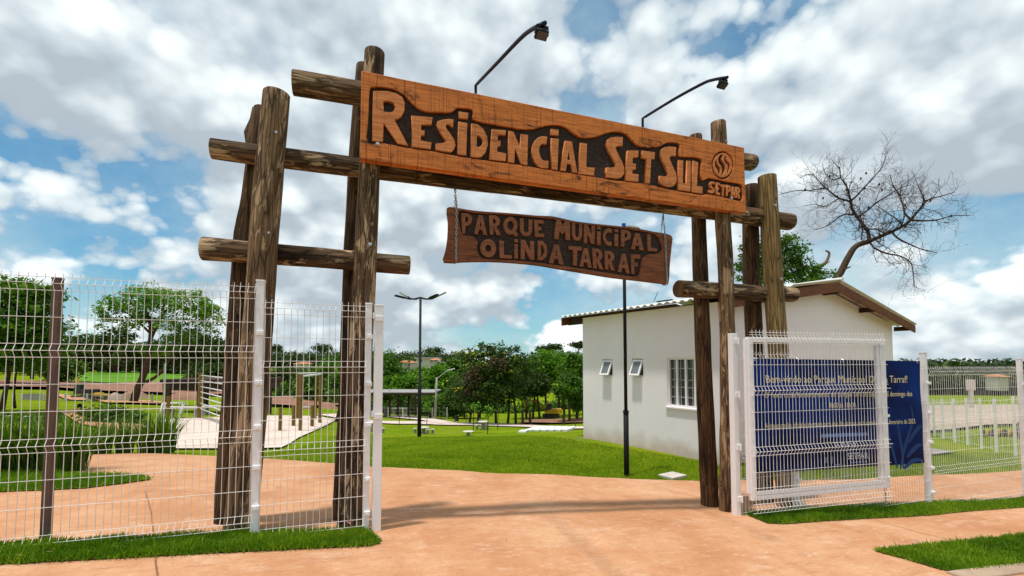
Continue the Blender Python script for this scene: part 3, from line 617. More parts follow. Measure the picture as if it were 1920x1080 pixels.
BIG = [('A', [[(180, 318), (300, 318), (370, 335), (425, 370), (446, 420), (443, 480), (420, 530), (385, 553), (358, 556), (475, 780), (385, 760), (268, 590), (262, 745), (170, 738), (172, 560)], [(264, 405), (310, 403), (350, 420), (365, 450), (352, 485), (325, 500), (268, 492)]]),
       ('A', [[(500, 525), (680, 540), (672, 600), (585, 600), (582, 650), (612, 652), (612, 690), (582, 692), (580, 735), (670, 752), (664, 810), (502, 788), (508, 650)]]),
       ('A', [[(856, 557), (853, 630), (822, 602), (800, 598), (790, 612), (800, 640), (838, 690), (866, 735), (874, 775), (862, 812), (835, 836), (790, 832), (704, 815), (708, 762), (760, 758), (790, 748), (792, 735), (770, 705), (735, 650), (712, 600), (722, 572), (760, 560), (810, 554)]]),
       ('A', [[(902, 490), (982, 503), (978, 553), (900, 545)], [(900, 575), (972, 588), (965, 860), (888, 850)]]),
       ('A', [[(1008, 592), (1060, 600), (1110, 640), (1142, 700), (1148, 770), (1125, 840), (1090, 875), (1050, 880), (1000, 868), (1005, 740)], [(1056, 688), (1085, 705), (1105, 735), (1098, 770), (1075, 790), (1050, 790)]]),
       ('A', [[(1180, 640), (1300, 650), (1296, 690), (1232, 688), (1230, 735), (1255, 738), (1253, 785), (1228, 785), (1225, 830), (1302, 845), (1298, 912), (1158, 893), (1170, 770)]]),
       ('A', [[(1322, 652), (1362, 662), (1418, 790), (1425, 680), (1485, 688), (1480, 943), (1425, 930), (1375, 800), (1370, 925), (1315, 918)]]),
       ('A', [stroke([(1645, 735), (1590, 735), (1552, 790), (1556, 870), (1595, 930), (1658, 938)], 62)]),
       ('A', [[(1678, 637), (1745, 645), (1742, 692), (1675, 688)], [(1680, 715), (1745, 722), (1735, 985), (1685, 975)]]),
       ('B', [[(132, 378), (190, 385), (237, 650), (192, 640), (182, 575), (150, 570), (140, 632), (90, 628)], [(165, 460), (178, 540), (152, 538)]]),
       ('B', [[(262, 395), (318, 402), (312, 600), (382, 605), (378, 672), (245, 655)]]),
       ('B', [[(621, 346), (618, 422), (590, 418), (566, 425), (562, 445), (580, 490), (612, 550), (632, 605), (634, 650), (612, 685), (575, 698), (520, 690), (477, 682), (482, 602), (530, 604), (558, 596), (560, 578), (540, 530), (500, 465), (480, 410), (490, 368), (520, 350), (565, 344)]]),
       ('B', [[(658, 460), (752, 460), (752, 515), (705, 518), (702, 570), (730, 570), (730, 620), (705, 622), (700, 655), (753, 660), (752, 725), (640, 712), (650, 600)]]),
       ('B', [[(782, 460), (892, 475), (888, 530), (860, 535), (850, 738), (805, 735), (820, 530), (778, 522)]]),
       ('B', [[(1071, 432), (1069, 508), (1040, 503), (1018, 512), (1016, 532), (1036, 580), (1062, 632), (1076, 685), (1072, 730), (1048, 760), (1010, 770), (965, 757), (928, 735), (934, 672), (970, 680), (998, 672), (1003, 655), (985, 605), (955, 545), (938, 495), (944, 450), (975, 432), (1020, 428)]]),
       ('B', [[(1090, 540), (1130, 543), (1126, 735), (1158, 740), (1160, 545), (1193, 548), (1190, 806), (1086, 792)]]),
       ('B', [[(1212, 545), (1256, 560), (1245, 760), (1293, 765), (1290, 825), (1200, 810)]])]
for fn, loops in BIG:
    carve('letter', [uv(zA if fn == 'A' else zB, l, YS) for l in loops], YS + 0.0165, 0.037, LETTER, sign, 0.0035)
def circle(cx_, cy_, rx, ry, n=20): return [(cx_ + rx * math.cos(2 * math.pi * i / n), cy_ + ry * math.sin(2 * math.pi * i / n)) for i in range(n)]
qo = circle(.5, .52, .48, .48); qo = [(x, y) for x, y in qo if not (x > .62 and y < .25)] ; k_ = max(i for i, (x, y) in enumerate(qo) if y < .2)
qo = qo[:k_ + 1] + [(.62, .10), (.88, -.06), (1.04, .05), (.84, .26)] + qo[k_ + 1:]
GLY = {'E': [[(0, 0), (0, 1), (1, 1), (.97, .8), (.42, .8), (.42, .6), (.72, .6), (.72, .4), (.42, .4), (.42, .2), (1, .2), (1, 0)]],
       'P': [[(0, 0), (0, 1), (.6, 1), (.9, .9), (1, .7), (.9, .48), (.6, .38), (.38, .38), (.36, 0)], [(.36, .82), (.36, .56), (.55, .56), (.65, .69), (.55, .82)]],
       'A': [[(0, 0), (.33, 1), (.67, 1), (1, 0), (.7, 0), (.62, .25), (.38, .25), (.3, 0)], [(.43, .42), (.57, .42), (.5, .72)]],
       'R': [[(0, 0), (0, 1), (.6, 1), (.9, .9), (1, .72), (.88, .52), (.66, .44), (1, 0), (.62, 0), (.36, .38), (.34, 0)], [(.34, .82), (.34, .58), (.52, .58), (.63, .7), (.52, .82)]],
       'Q': [qo, circle(.5, .54, .22, .24, 14)], 'O': [circle(.5, .5, .5, .5), circle(.5, .5, .2, .19, 14)],
       'U': [[(0, 1), (.3, 1), (.3, .35), (.4, .22), (.6, .22), (.7, .35), (.7, 1), (1, 1), (1, .3), (.8, .05), (.5, 0), (.2, .05), (0, .3)]],
       'M': [[(0, 0), (.1, 1), (.38, 1), (.52, .72), (.68, 1), (1, 1), (1, 0), (.72, 0), (.68, .45), (.5, .25), (.34, .45), (.28, 0)]],
       'N': [[(0, 0), (0, 1), (.32, 1), (.7, .48), (.7, 1), (1, 1), (1, 0), (.68, 0), (.3, .55), (.3, 0)]],
       'i': [[(0, 0), (0, .74), (1, .74), (1, 0)], [(0, .84), (0, 1), (1, 1), (1, .84)]],
       'C': [stroke([(.98, .87), (.55, .88), (.2, .65), (.2, .35), (.55, .12), (.98, .13)], .25)],
       'L': [[(0, 0), (0, 1), (.36, 1), (.36, .2), (1, .2), (1, 0)]],
       'D': [[(0, 0), (0, 1), (.45, 1), (.85, .82), (1, .5), (.85, .18), (.45, 0)], [(.34, .8), (.34, .2), (.5, .22), (.66, .5), (.5, .78)]],
       'T': [[(.32, 0), (.34, .8), (0, .8), (0, 1), (1, 1), (1, .8), (.66, .8), (.66, 0)]],
       'F': [[(0, 0), (0, 1), (1, 1), (1, .8), (.36, .8), (.36, .58), (.75, .58), (.75, .4), (.36, .4), (.36, 0)]],
       'S': [[(1, 1), (.98, .78), (.55, .78), (.42, .70), (.55, .60), (.9, .42), (1, .25), (.85, .07), (.55, 0), (0, .02), (.04, .24), (.45, .22), (.6, .28), (.5, .38), (.15, .56), (.04, .75), (.2, .94), (.5, 1)]]}
def glyph(ch, quad, fn, Y):
    tl, tr, br, bl = [np.array(q, float) for q in uv(fn, quad, Y)]
    return [[tuple((bl * (1 - u) + br * u) * (1 - v) + (tl * (1 - u) + tr * u) * v) for u, v in l] for l in GLY[ch]]
for ch, q in (('S', ((1348, 718), (1396, 722), (1396, 826), (1345, 815))), ('E', ((1408, 728), (1441, 734), (1440, 838), (1406, 828))), ('T', ((1449, 745), (1492, 750), (1482, 848), (1447, 842))),
              ('P', ((1497, 750), (1536, 756), (1530, 848), (1492, 842))), ('A', ((1533, 762), (1571, 768), (1572, 858), (1534, 850))), ('R', ((1574, 766), (1612, 772), (1612, 864), (1574, 856)))):
    carve('letter', glyph(ch, q, zB, YS), YS + 0.0165, 0.036, LETTER, sign, 0.003)
el_ = lambda P: uv(zB, [(EC[0] + ERX * x, EC[1] - ERY * y) for x, y in P], YS)
def sband(pts, w):
    c_ = [np.array(p) for p in catmull(pts, 5, False)]; L_, R2 = [], []
    for i, p in enumerate(c_):
        t = c_[min(i + 1, len(c_) - 1)] - c_[max(i - 1, 0)]; t = t / np.linalg.norm(t); q = np.array([-t[1], t[0]]) * w / 2 * (0.18 + math.sin(math.pi * i / (len(c_) - 1)) ** .7)
        L_.append(tuple(p + q)); R2.append(tuple(p - q))
    return L_ + R2[::-1]
carve('emblem_piece', [el_([(.87 * math.cos(k * math.pi / 16), .87 * math.sin(k * math.pi / 16)) for k in range(32)]), el_(sband([(.0, .76), (-.26, .38), (.10, -.12), (-.02, -.76)], .30)), el_(sband([(.30, .66), (.24, .36), (.58, -.02), (.42, -.60)], .19)), el_(sband([(-.60, .34), (-.58, .05), (-.34, -.30), (-.36, -.66)], .24))], YS + 0.0165, 0.034, LETTER, sign, 0.002)
for px, py in ((708, 270), (1371, 372)): bolt(px, py, YS + 0.002, sign)

# hanging board
YH = 4.335
hang = thing('hanging_sign', (on_y(1047, 455, YH)[0], YH + .03, on_y(1047, 525, YH)[2]), 'smaller red-brown slab reading Parque Municipal Olinda Tarraf hanging on chains', 'sign')
out_h = uv(zC, [(90, 158), (200, 172), (330, 190), (560, 205), (780, 225), (910, 232), (1060, 265), (1200, 285), (1400, 305), (1560, 325), (1700, 352), (1832, 382), (1835, 470), (1822, 600), (1812, 750), (1780, 757), (1600, 735), (1400, 712), (1200, 680), (1080, 660), (960, 640), (800, 612), (600, 592), (400, 582), (200, 585), (52, 588), (65, 500), (80, 400), (85, 270), (75, 200)], YH)
rec_h = uv(zC, [(172, 192), (300, 206), (560, 222), (780, 242), (905, 252), (1060, 282), (1200, 300), (1400, 320), (1560, 342), (1700, 372), (1742, 420), (1760, 490), (1722, 522), (1650, 530), (1605, 560), (1590, 640), (1562, 702), (1400, 685), (1200, 652), (1000, 622), (800, 596), (600, 576), (400, 566), (335, 545), (310, 480), (318, 430), (280, 390), (200, 372), (176, 300)], YH)
carve('carved_face', [catmull(out_h, 3), catmull(rec_h, 3)], YH + 0.012, 0.024, SLAB, hang, 0.005)
carve('carved_backing', [[(x * .994 + hang.location.x * .006, z * .994 + (hang.location.z + .2) * .006) for x, z in catmull(out_h, 2)]], YH + 0.042, 0.040, CARVE, hang, 0.002)
HL = [('P', 187, 205, 278, 212, 262, 365, 195, 365), ('A', 290, 220, 388, 226, 390, 378, 288, 370), ('R', 405, 222, 490, 226, 498, 380, 412, 376), ('Q', 515, 232, 630, 237, 632, 385, 518, 380), ('U', 648, 245, 745, 258, 742, 390, 648, 386), ('E', 758, 258, 832, 262, 836, 395, 766, 391),
      ('M', 920, 256, 1040, 268, 1040, 418, 914, 408), ('U', 1055, 280, 1135, 288, 1132, 428, 1056, 420), ('N', 1148, 292, 1236, 308, 1231, 448, 1148, 440), ('i', 1252, 308, 1279, 314, 1279, 460, 1251, 454), ('C', 1295, 322, 1369, 330, 1366, 464, 1296, 454), ('i', 1388, 330, 1416, 336, 1416, 470, 1389, 464), ('P', 1440, 334, 1522, 346, 1506, 474, 1440, 468), ('A', 1518, 356, 1616, 370, 1616, 500, 1516, 488), ('L', 1645, 368, 1717, 380, 1720, 508, 1648, 502),
      ('O', 336, 408, 462, 412, 462, 556, 338, 550), ('L', 485, 420, 585, 428, 585, 564, 489, 558), ('i', 605, 408, 631, 412, 631, 566, 605, 562), ('N', 655, 415, 758, 425, 760, 574, 653, 568), ('D', 788, 420, 866, 430, 863, 580, 784, 575), ('A', 880, 450, 986, 456, 990, 610, 872, 598),
      ('T', 1030, 462, 1132, 470, 1124, 622, 1034, 612), ('A', 1120, 478, 1206, 486, 1210, 634, 1112, 624), ('R', 1215, 480, 1292, 490, 1302, 650, 1220, 637), ('R', 1310, 500, 1387, 508, 1390, 657, 1314, 645), ('A', 1418, 520, 1502, 530, 1507, 682, 1414, 666), ('F', 1518, 528, 1590, 532, 1582, 692, 1520, 680)]
for ch, *q in HL: carve('letter', glyph(ch, [(q[0], q[1]), (q[2], q[3]), (q[4], q[5]), (q[6], q[7])], zC, YH), YH + 0.0125, 0.027, SLAB_LETTER, hang, 0.003)
def chain(pts, parent):
    m_ = MB(); P = [Vector(p) for p in pts]; seg = 0.030; flip = 0
    for a, b in zip(P[:-1], P[1:]):
        n = max(1, int((b - a).length / seg)); d = (b - a).normalized(); s1 = d.cross(Vector((0, 1, 0))).normalized(); s2 = d.cross(s1).normalized()
        for i in range(n):
            c_ = a.lerp(b, (i + .5) / n); s = s1 if flip % 2 else s2; flip += 1
            ring = [c_ + d * (0.022 * math.cos(t)) + s * (0.0095 * math.sin(t)) for t in [2 * math.pi * k / 8 for k in range(9)]]
            m_.tube(ring, 0.0034, 5, False)
    return m_.build('chain', CHAIN, parent, True)
for (tx, ty), (fx0, fy0), (fx1, fy1) in (((853, 352), (856, 388), (855, 491)), ((1243, 402), (1247, 440), (1251, 533))):
    T = Vector(on_y(tx, ty, YB - .02)); A_ = Vector(on_y(fx0, fy0, YH - .012)); B_ = Vector(on_y(fx1, fy1, YH - .012))
    back = Vector((0, .085, 0)); chain([T, A_ + Vector((0, 0, .01)), A_, B_], hang); chain([T + Vector((.005, 0, 0)), A_ + back], hang); chain([B_ + Vector((0, 0, -.004)), B_ + back], hang)

# floodlights on swan-neck arms above the sign
def floodlight(px_pts, label):
    X0 = on_y(px_pts[0][0], px_pts[0][1], YS + .04)[0]
    P = [Vector(on_x(x, y, X0)) for x, y in px_pts]
    r = thing('floodlight', P[0], label, 'floodlight', 'floodlights above the carved sign'); m_ = MB()
    sm = [P[0], P[1]] + [Vector(q) for q in catmull([tuple(p) for p in P[1:]], 6, False)][1:]
    m_.tube([P[0] - Vector((0, 0, .12))] + sm, 0.0145, 8); m_.build('arm', BLUEBLK, r, True)
    e = sm[-1]; dr = Vector((0, (sm[-1] - sm[-3]).y, (sm[-1] - sm[-3]).z)).normalized()
    q = e - dr * 0.05; k = MB()
    k.bar(q + Vector((-.04, 0, -.016)), q + Vector((.04, 0, -.016)), .01, .016); k.bar(q + Vector((-.04, 0, -.016)), q + Vector((-.044, .01, -.062)), .008, .015); k.bar(q + Vector((.04, 0, -.016)), q + Vector((.044, .01, -.062)), .008, .015); k.build('bracket', BLACK, r)
    M = Matrix.Rotation(R_(-28), 3, 'X'); c_ = q + Vector((0, .014, -.058)); h_ = MB(); h_.box(c_, (.082, .060, .024), M)
    for i in range(5): h_.box(c_ + M @ Vector((-.032 + i * .016, 0, .019)), (.003, .05, .014), M)
    h_.build('lamp_housing', BLACK, r, bevel=.003); g = MB(); g.box(c_ + M @ Vector((0, 0, -.0145)), (.07, .05, .005), M); g.build('lamp_glass', GLASSLAMP, r)
floodlight([(892, 176), (892, 160), (935, 115), (975, 73), (996, 56), (1022, 43)], 'left floodlight on a bent arm over the letters of Residencial')
floodlight([(1205, 239), (1205, 222), (1262, 187), (1315, 158), (1336, 150), (1364, 145)], 'right floodlight on a bent arm over the word Sul')

lm = MB(); rg2 = random.Random(3)
def strew(poly, n, s0, s1):
    xs = [p[0] for p in poly]; ys = [p[1] for p in poly]; k = 0
    while k < n:
        x, y = rg2.uniform(min(xs), max(xs)), rg2.uniform(min(ys), max(ys))
        if not pip(np.array([[x, y]]), poly)[0]: continue
        k += 1; z = tz(x, y) + rg2.uniform(.015, .05); a = rg2.uniform(0, 6.3); l = rg2.uniform(s0, s1); w = l * rg2.uniform(.3, .6); c_ = Vector((x, y, z)); u = Vector((math.cos(a), math.sin(a), rg2.uniform(-.3, .3))); v_ = Vector((-math.sin(a), math.cos(a), rg2.uniform(-.3, .3)))
        lm.add([c_ - u * l, c_ + v_ * w, c_ + u * l, c_ - v_ * w], [(0, 1, 2, 3)])
for pl in (STRIP_L, STRIP_R, STRIP_K): strew(pl, 26, .012, .030)
strew(G2((300, 1060), (1500, 1000), (1300, 925), (760, 890), (720, 1000)), 60, .006, .014)
tag(lm.build('dry_leaf_litter', simple('dry_leaf', (.34, .22, .10), .9, .4, 30)), kind='stuff')

# ------------------------------------------------------------------ welded mesh fence panels (each wire a piece)
def wire_profile(zs_h, folds, top, depth):
    """side profile (y, z) of an upright wire; folds = centre heights"""
    pts = []
    for z in sorted(set([zs_h[0] - .004] + [f + k for f in folds for k in (-.05, 0, .05)] + [top])): 
        pts.append((-depth if any(abs(z - f) < .001 for f in folds) else 0.0, z))
    return pts
PANEL_MESH = {}
def mesh_panel(name, X0, X1, zb0, zb1, Y, H, label, group, wr=0.0023, y1=None, pitch=0.05, kind='A'):
    """panel from X0 to X1; bottom height zb0 (panels are stepped, so level)"""
    k = H / 2.0
    hz = {'A': [0, .05, .10, .30, .50, .70, .75, .80, 1.0, 1.2, 1.4, 1.45, 1.5, 1.7, 1.9, 1.95, 2.0], 'B': [0, .05, .10, .30, .50, .55, .60, .80, 1.0, 1.2, 1.25, 1.30, 1.5, 1.7, 1.9, 1.95, 2.0]}[kind]
    fl = {'A': [.05, .75, 1.45, 1.95], 'B': [.05, .55, 1.25, 1.95]}[kind]
    hz = [z * k for z in hz]; fl = [z * k for z in fl]
    y1 = Y if y1 is None else y1; L = math.hypot(X1 - X0, y1 - Y); ang = math.atan2(y1 - Y, X1 - X0)
    root = thing(name, (X0, Y, zb0), label, 'fence panel', group, ang)
    key = (round(H, 3), kind, wr)
    if key not in PANEL_MESH:
        m_ = MB(); m_.tube([(0, y, z) for y, z in wire_profile(hz, fl, hz[-1] + .03, 0.028)], wr, 5); q_ = m_.build('vertical_wire', WIRE); PANEL_MESH[key] = q_.data; bpy.data.objects.remove(q_)
    me = PANEL_MESH[key]; n = int(L / pitch); off = (L - n * pitch) / 2
    for i in range(n + 1):
        o = bpy.data.objects.new('vertical_wire', me); COL.objects.link(o); o.parent = root; o.location = (off + i * pitch, random.gauss(0, .0012), random.gauss(0, .0015)); o.rotation_euler = (0, random.gauss(0, .0012), 0)
    mh = MB(); mh.tube([(0, 0, 0), (L * .33, 0, .0015), (L * .66, 0, -.0012), (L, 0, 0)], wr, 5); q_ = mh.build('horizontal_wire', WIRE); hm = q_.data; bpy.data.objects.remove(q_)
    for z in hz:
        d = -.028 if any(abs(z - f) < .001 for f in fl) else 0.0
        o = bpy.data.objects.new('horizontal_wire', hm); COL.objects.link(o); o.parent = root; o.location = (0, d - wr * 1.8, z)
    return root
def fence_post(X, Y, zt, zb, w, label, clamps=(), group='white fence posts', cat='fence post', name='fence_post', cs=1):
    r = thing(name, (X, Y, zb), label, cat, group); m_ = MB(); m_.box((X, Y, (zt + zb) / 2 - .1), (w, w, zt - zb + .2)); m_.build('post', WHITE, r, bevel=.004)
    m_ = MB(); m_.box((X, Y, zt + .006), (w + .008, w + .008, .016)); m_.build('post_cap', WHITE, r, bevel=.004)
    for zc in clamps:
        m_ = MB(); m_.box((X + .010 * cs, Y - w / 2 - .012, zc), (w * .95, .026, .038)); m_.box((X + .010 * cs, Y - w / 2 - .027, zc - .001), (.012, .006, .012)); m_.build('clamp', WHITE, r, bevel=.003)
    q_ = MB(); q_.lathe((X, Y, tz(X, Y)), [(w * 1.15, -.1), (w * 1.1, .006), (w * .8, .018)], 12); q_.build('footing', CONC2, r)
    return r
FY = 4.25
def fz(px, py, Y=FY): return on_y(px, py, Y)[2]
def fx(px, py, Y=FY): return on_y(px, py, Y)[0]
GP = 'panels of the white mesh fence'
xA = -.745
mesh_panel('mesh_fence_panel', xA - 2.5, xA - .02, .170, .170, FY - .035, 1.955, 'wide white welded mesh panel at the far left in front of the strap-leaved plants', GP)
mesh_panel('mesh_fence_panel', xA + .02, .115, .045, .045, FY - .035, 1.955, 'narrow white welded mesh panel in front of the two left inner logs', GP)
fence_post(xA, FY, 2.175, .06, .062, 'white square fence post with four clamps in front of the left outer log', [fz(497, 625), fz(491, 717), fz(485, 800), fz(481, 875), fz(478, 950)])
fence_post(.118, FY, 2.02, -.02, .056, 'white fence post with clamps beside the wider left gate post', [fz(696, 632), fz(694, 720), fz(693, 795), fz(691, 897), fz(689, 960)])
r = thing('gate_post', (.207, FY, -.01), 'plain white square gate post left of the path opening', 'gate post', 'white gate posts')
m_ = MB(); m_.box((.207, FY, .95), (.078, .078, 2.12)); m_.build('post', WHITE, r, bevel=.004)
m_ = MB(); m_.box((.207, FY, 2.014), (.082, .082, .012)); m_.build('post_cap', WHITE, r, bevel=.003)
for py in (598, 780):
    m_ = MB(); m_.box((.212, FY - .045, fz(706, py)), (.07, .012, .045)); m_.tube([(.16, FY - .05, fz(706, py)), (.16, FY - .05, fz(706, py) + .05)], .009, 8); m_.build('hinge', WHITE, r, bevel=.002)
r = thing('steel_post', (-2.1, FY + .045, .18), 'brown primed steel post behind the wide left mesh panel', 'post')
m_ = MB(); m_.box((-2.1, FY + .045, 1.06), (.052, .052, 2.13)); m_.build('post', BROWNSTEEL, r, bevel=.004)
m_ = MB(); m_.box((-2.1, FY + .045, 2.127), (.054, .054, .012)); m_.build('post_cap', BROWNSTEEL, r)
# scrap of pink ribbon tied on the mesh, loose tie wires
r = MB(); pb = Vector(on_y(655, 977, FY - .06))
for i in range(7):
    a = i * 1.1; r.add([pb, pb + Vector((.018 * math.cos(a), -.008, .02 * math.sin(a))), pb + Vector((.02 * math.cos(a + .6), -.016, .016 * math.sin(a + .6))), pb + Vector((.008 * math.cos(a + .8), -.004, .006 * math.sin(a + .8)))], [(0, 1, 2, 3)])
r.add([pb, pb + Vector((.006, 0, 0)), pb + Vector((.016, -.004, -.045)), pb + Vector((.01, -.004, -.045))], [(0, 1, 2, 3)])
tag(r.build('ribbon', simple('pink_ribbon', (.62, .25, .22), .7, .15)), 'scrap of pink ribbon knotted on the narrow left mesh panel', 'ribbon')

# right side: gate post, short panel, banner panel, further panel
xR = 4.275
r = thing('gate_post', (xR, FY, -.3), 'white right-hand gate post with hinge plates beside the half-open gate leaf', 'gate post', 'white gate posts')
m_ = MB(); m_.box((xR, FY, .73), (.075, .075, 2.24)); m_.build('post', WHITE, r, bevel=.004)
for py in (640, 740, 838, 935):
    m_ = MB(); z = fz(1374, py); m_.box((xR + .012, FY - .043, z), (.05, .012, .06)); m_.tube([(xR + .035, FY - .055, z - .04), (xR + .035, FY - .055, z + .04)], .011, 8); m_.build('hinge', WHITE, r, bevel=.002)
xM, xE, xF = fx(1492, 900), 7.79, 10.2
mesh_panel('mesh_fence_panel', xR + .05, xM - .03, -.36, -.36, FY - .03, 1.96, 'short white mesh panel between the right gate post and the post behind the gate leaf', GP, kind='A')
mesh_panel('mesh_fence_panel', xM + .03, xE - .03, -.47, -.47, FY - .03, 1.98, 'white mesh panel carrying the blue banner', GP, kind='A')
mesh_panel('mesh_fence_panel', xE + .03, xF - .03, -.60, -.60, FY - .03, 2.02, 'white mesh panel at the far right beyond the banner', GP, kind='B')
mesh_panel('mesh_fence_panel', xF + .03, xF + 2.5, -.74, -.74, FY - .03, 2.02, 'white mesh panel running out of the picture on the right', GP, kind='B')
fence_post(xM, FY, 1.56, -.40, .06, 'white fence post half hidden behind the gate leaf and the banner', [fz(1497, 898), fz(1496, 942)], cs=1.6)
fence_post(xE, FY, 1.64, -.56, .066, 'white fence post with clamps at the right edge of the blue banner', [fz(1740, 718), fz(1741, 774), fz(1742, 828), fz(1743, 876), fz(1744, 922)], cs=2.4)
fence_post(xF, FY, 1.56, -.72, .06, 'white fence post cut by the right edge of the picture', [fz(1916, 720)])
# open gate leaf, swung flat towards the street
h0, h1 = Vector((4.335, 4.10, 0)), Vector((6.46, 3.955, 0)); LW = (h1 - h0).length; la = math.atan2(h1.y - h0.y, h1.x - h0.x)
z0, z1 = -.085, 1.80
leaf = thing('gate_leaf', (h0.x, h0.y, z0), 'white framed mesh gate leaf swung open in front of the banner', 'gate', None, la)
def lbox(name, c, d, m=WHITE, bev=.004):
    me_ = MB(); me_.box(c, d); me = bpy.data.meshes.new(name); me.from_pydata(me_.v, [], me_.f); o = link_mesh(name, me, m, leaf); b = o.modifiers.new('bevel', 'BEVEL'); b.width = bev; b.segments = 2; return o
HH = z1 - z0
lbox('frame_stile', (.035, 0, HH / 2), (.07, .05, HH)); lbox('frame_stile', (LW - .04, 0, HH / 2), (.08, .05, HH)); lbox('frame_stile', (LW - .115, .004, HH / 2), (.055, .04, HH - .13))
lbox('frame_rail', (LW / 2 - .002, 0, HH - .03), (LW - .152, .048, .06)); lbox('frame_rail', (LW / 2 - .002, 0, .025), (LW - .152, .048, .05)); lbox('frame_rail', (LW / 2 - .002, -.012, .078), (LW - .152, .026, .045))
lbox('latch_plate', (LW + .02, -.01, HH * .48), (.06, .012, .035)); lbox('latch_plate', (LW - .03, -.032, .12), (.03, .014, .05)); lbox('drop_bolt', (LW - .07, -.01, -.06), (.016, .016, .28), GALV, .002)
lbox('hinge_stile', (-.012, .012, HH / 2 + .03), (.03, .04, HH - .1))
mk = MB(); prof = wire_profile([0], [.05, .70, 1.40, 2.0], 2.11, .03); mk.tube([(0, y, z) for y, z in prof], .0031, 5); q_ = mk.build('vertical_wire', WIRE); vm = q_.data; bpy.data.objects.remove(q_)
n = int((LW - .1) / .05)
for i in range(n + 1):
    o = bpy.data.objects.new('vertical_wire', vm); COL.objects.link(o); o.parent = leaf; o.location = (.05 + i * (LW - .1) / n, -.034 + random.gauss(0, .001), -.14); o.rotation_euler = (0, random.gauss(0, .0012), 0)
mk = MB(); mk.tube([(.0, 0, 0), (LW / 2, 0, .001), (LW + .005, 0, 0)], .0029, 5); q_ = mk.build('horizontal_wire', WIRE); hm = q_.data; bpy.data.objects.remove(q_)
for z in (0, .05, .10, .28, .46, .65, .70, .75, .95, 1.15, 1.35, 1.40, 1.45, 1.70, 1.95, 2.0, 2.05, 2.08):
    o = bpy.data.objects.new('horizontal_wire', hm); COL.objects.link(o); o.parent = leaf; o.location = (0, -.040 - (.03 if z in (.05, .70, 1.40, 2.0) else 0), -.14 + z)

# ------------------------------------------------------------------ banner
BY = 4.165
NAVY = None
m, nt, b = mat('navy_vinyl', None, 0.6, 0.06); v = coords(nt, 'World')
nt.links.new(ramp(nt, noise(nt, coords(nt, 'World', (1, 1, 1.4)), 0.9, 3, 0.5), [(0.38, (0.003, 0.006, 0.045)), (0.62, (0.003, 0.028, 0.175))]), b.inputs['Base Color']); NAVY = m
NAVY2 = simple('navy_print', (0.008, 0.040, 0.165), 0.55, 0.1, 4, .15); CREAM = simple('cream_print', (0.80, 0.66, 0.36), 0.5, 0.05, 4, .3); PALEPRINT = simple('pale_print', (0.62, 0.62, 0.68), .5, .05, 4, .3); BLUEPRINT = simple('blue_print', (.13, .22, .50), .5, .05, 4, .3)
bq = [on_y(x, y, BY) for x, y in ((1407, 672), (1725, 677), (1733, 868), (1419, 888))]
ban = thing('banner', ((bq[0][0] + bq[1][0]) / 2, BY, bq[3][2]), 'navy blue welcome banner with cream lettering tied to the mesh fence', 'banner')
def bxy(u, v): # u 0..1 from the left, v 0..1 from the bottom
    tl, tr, br, bl = [np.array(p) for p in bq]; p = (bl * (1 - u) + br * u) * (1 - v) + (tl * (1 - u) + tr * u) * v
    y = BY - .006 * math.sin(u * 9 + v * 2) - .005 * math.sin(v * 11 + u * 3); return Vector((p[0], y, p[2]))
nu, nv = 60, 36; m_ = MB()
for s in (0, 1): m_.add([bxy(i / nu, j / nv) + Vector((0, s * .003, 0)) for j in range(nv + 1) for i in range(nu + 1)], [tuple((j * (nu + 1) + i, j * (nu + 1) + i + 1, (j + 1) * (nu + 1) + i + 1, (j + 1) * (nu + 1) + i)[::(1 if s == 0 else -1)]) for j in range(nv) for i in range(nu)])
m_.build('vinyl_sheet', NAVY, ban, True)
BWm = float(np.linalg.norm(bq[1] - bq[0])); BHm = float(bq[0][2] - bq[3][2])
def banner_text(body, u0, u1, v, m, name='lettering', size=.1, squeeze=None):
    me = text_mesh(body, size); xs = [q.co.x for q in me.vertices]; x0, x1 = min(xs), max(xs); o0 = world_loc(ban)
    for q in me.vertices:
        u = u0 + (u1 - u0) * (q.co.x - x0) / (x1 - x0); p = bxy(u, v + q.co.y / BHm * 1.15); q.co = p + Vector((0, -.0022, 0)) - o0
    return tag(link_mesh(name, me, m, ban), kind='stuff')
def bpx(px, py):
    p = on_y(px, py, BY); return ((p[0] - bq[3][0]) / (bq[2][0] - bq[3][0]), (p[2] - bq[3][2]) / BHm)
u0, v0 = bpx(1440, 715); u1, _ = bpx(1702, 712)
banner_text('Bem-vindo ao Parque Municipal Olinda Tarraf!', u0, u1, v0 - .01, CREAM, size=.115)
u0, v0 = bpx(1436, 742); u1, _ = bpx(1711, 740)
banner_text('O horário de funcionamento do parque será de segunda a domingo das', u0, u1, v0 - .015, CREAM, size=.080)
u0, v0 = bpx(1557, 760); u1, _ = bpx(1606, 759); banner_text('8h00 às 18h00.', u0, u1, v0 - .005, CREAM, size=.080)
u0, v0 = bpx(1436, 799); u1, _ = bpx(1716, 789)
banner_text('A inauguração oficial e abertura para uso do parque será agendada para fevereiro de 2023.', u0, u1, v0 - .015, CREAM, size=.078)
u0, v0 = bpx(1541, 814); u1, v1 = bpx(1628, 809)
def strip(ua, ub, va, vb, m, name, ins=0.0022):
    m_ = MB(); k = 10
    m_.add([bxy(ua + (ub - ua) * i / k, vv) + Vector((0, -ins, 0)) for vv in (va, vb) for i in range(k + 1)], [(i, i + 1, k + 2 + i, k + 1 + i) for i in range(k)]); return m_.build(name, m, ban)
strip(u0, u1, v0 - .012, v0 + .018, BLUEPRINT, 'print_bar')
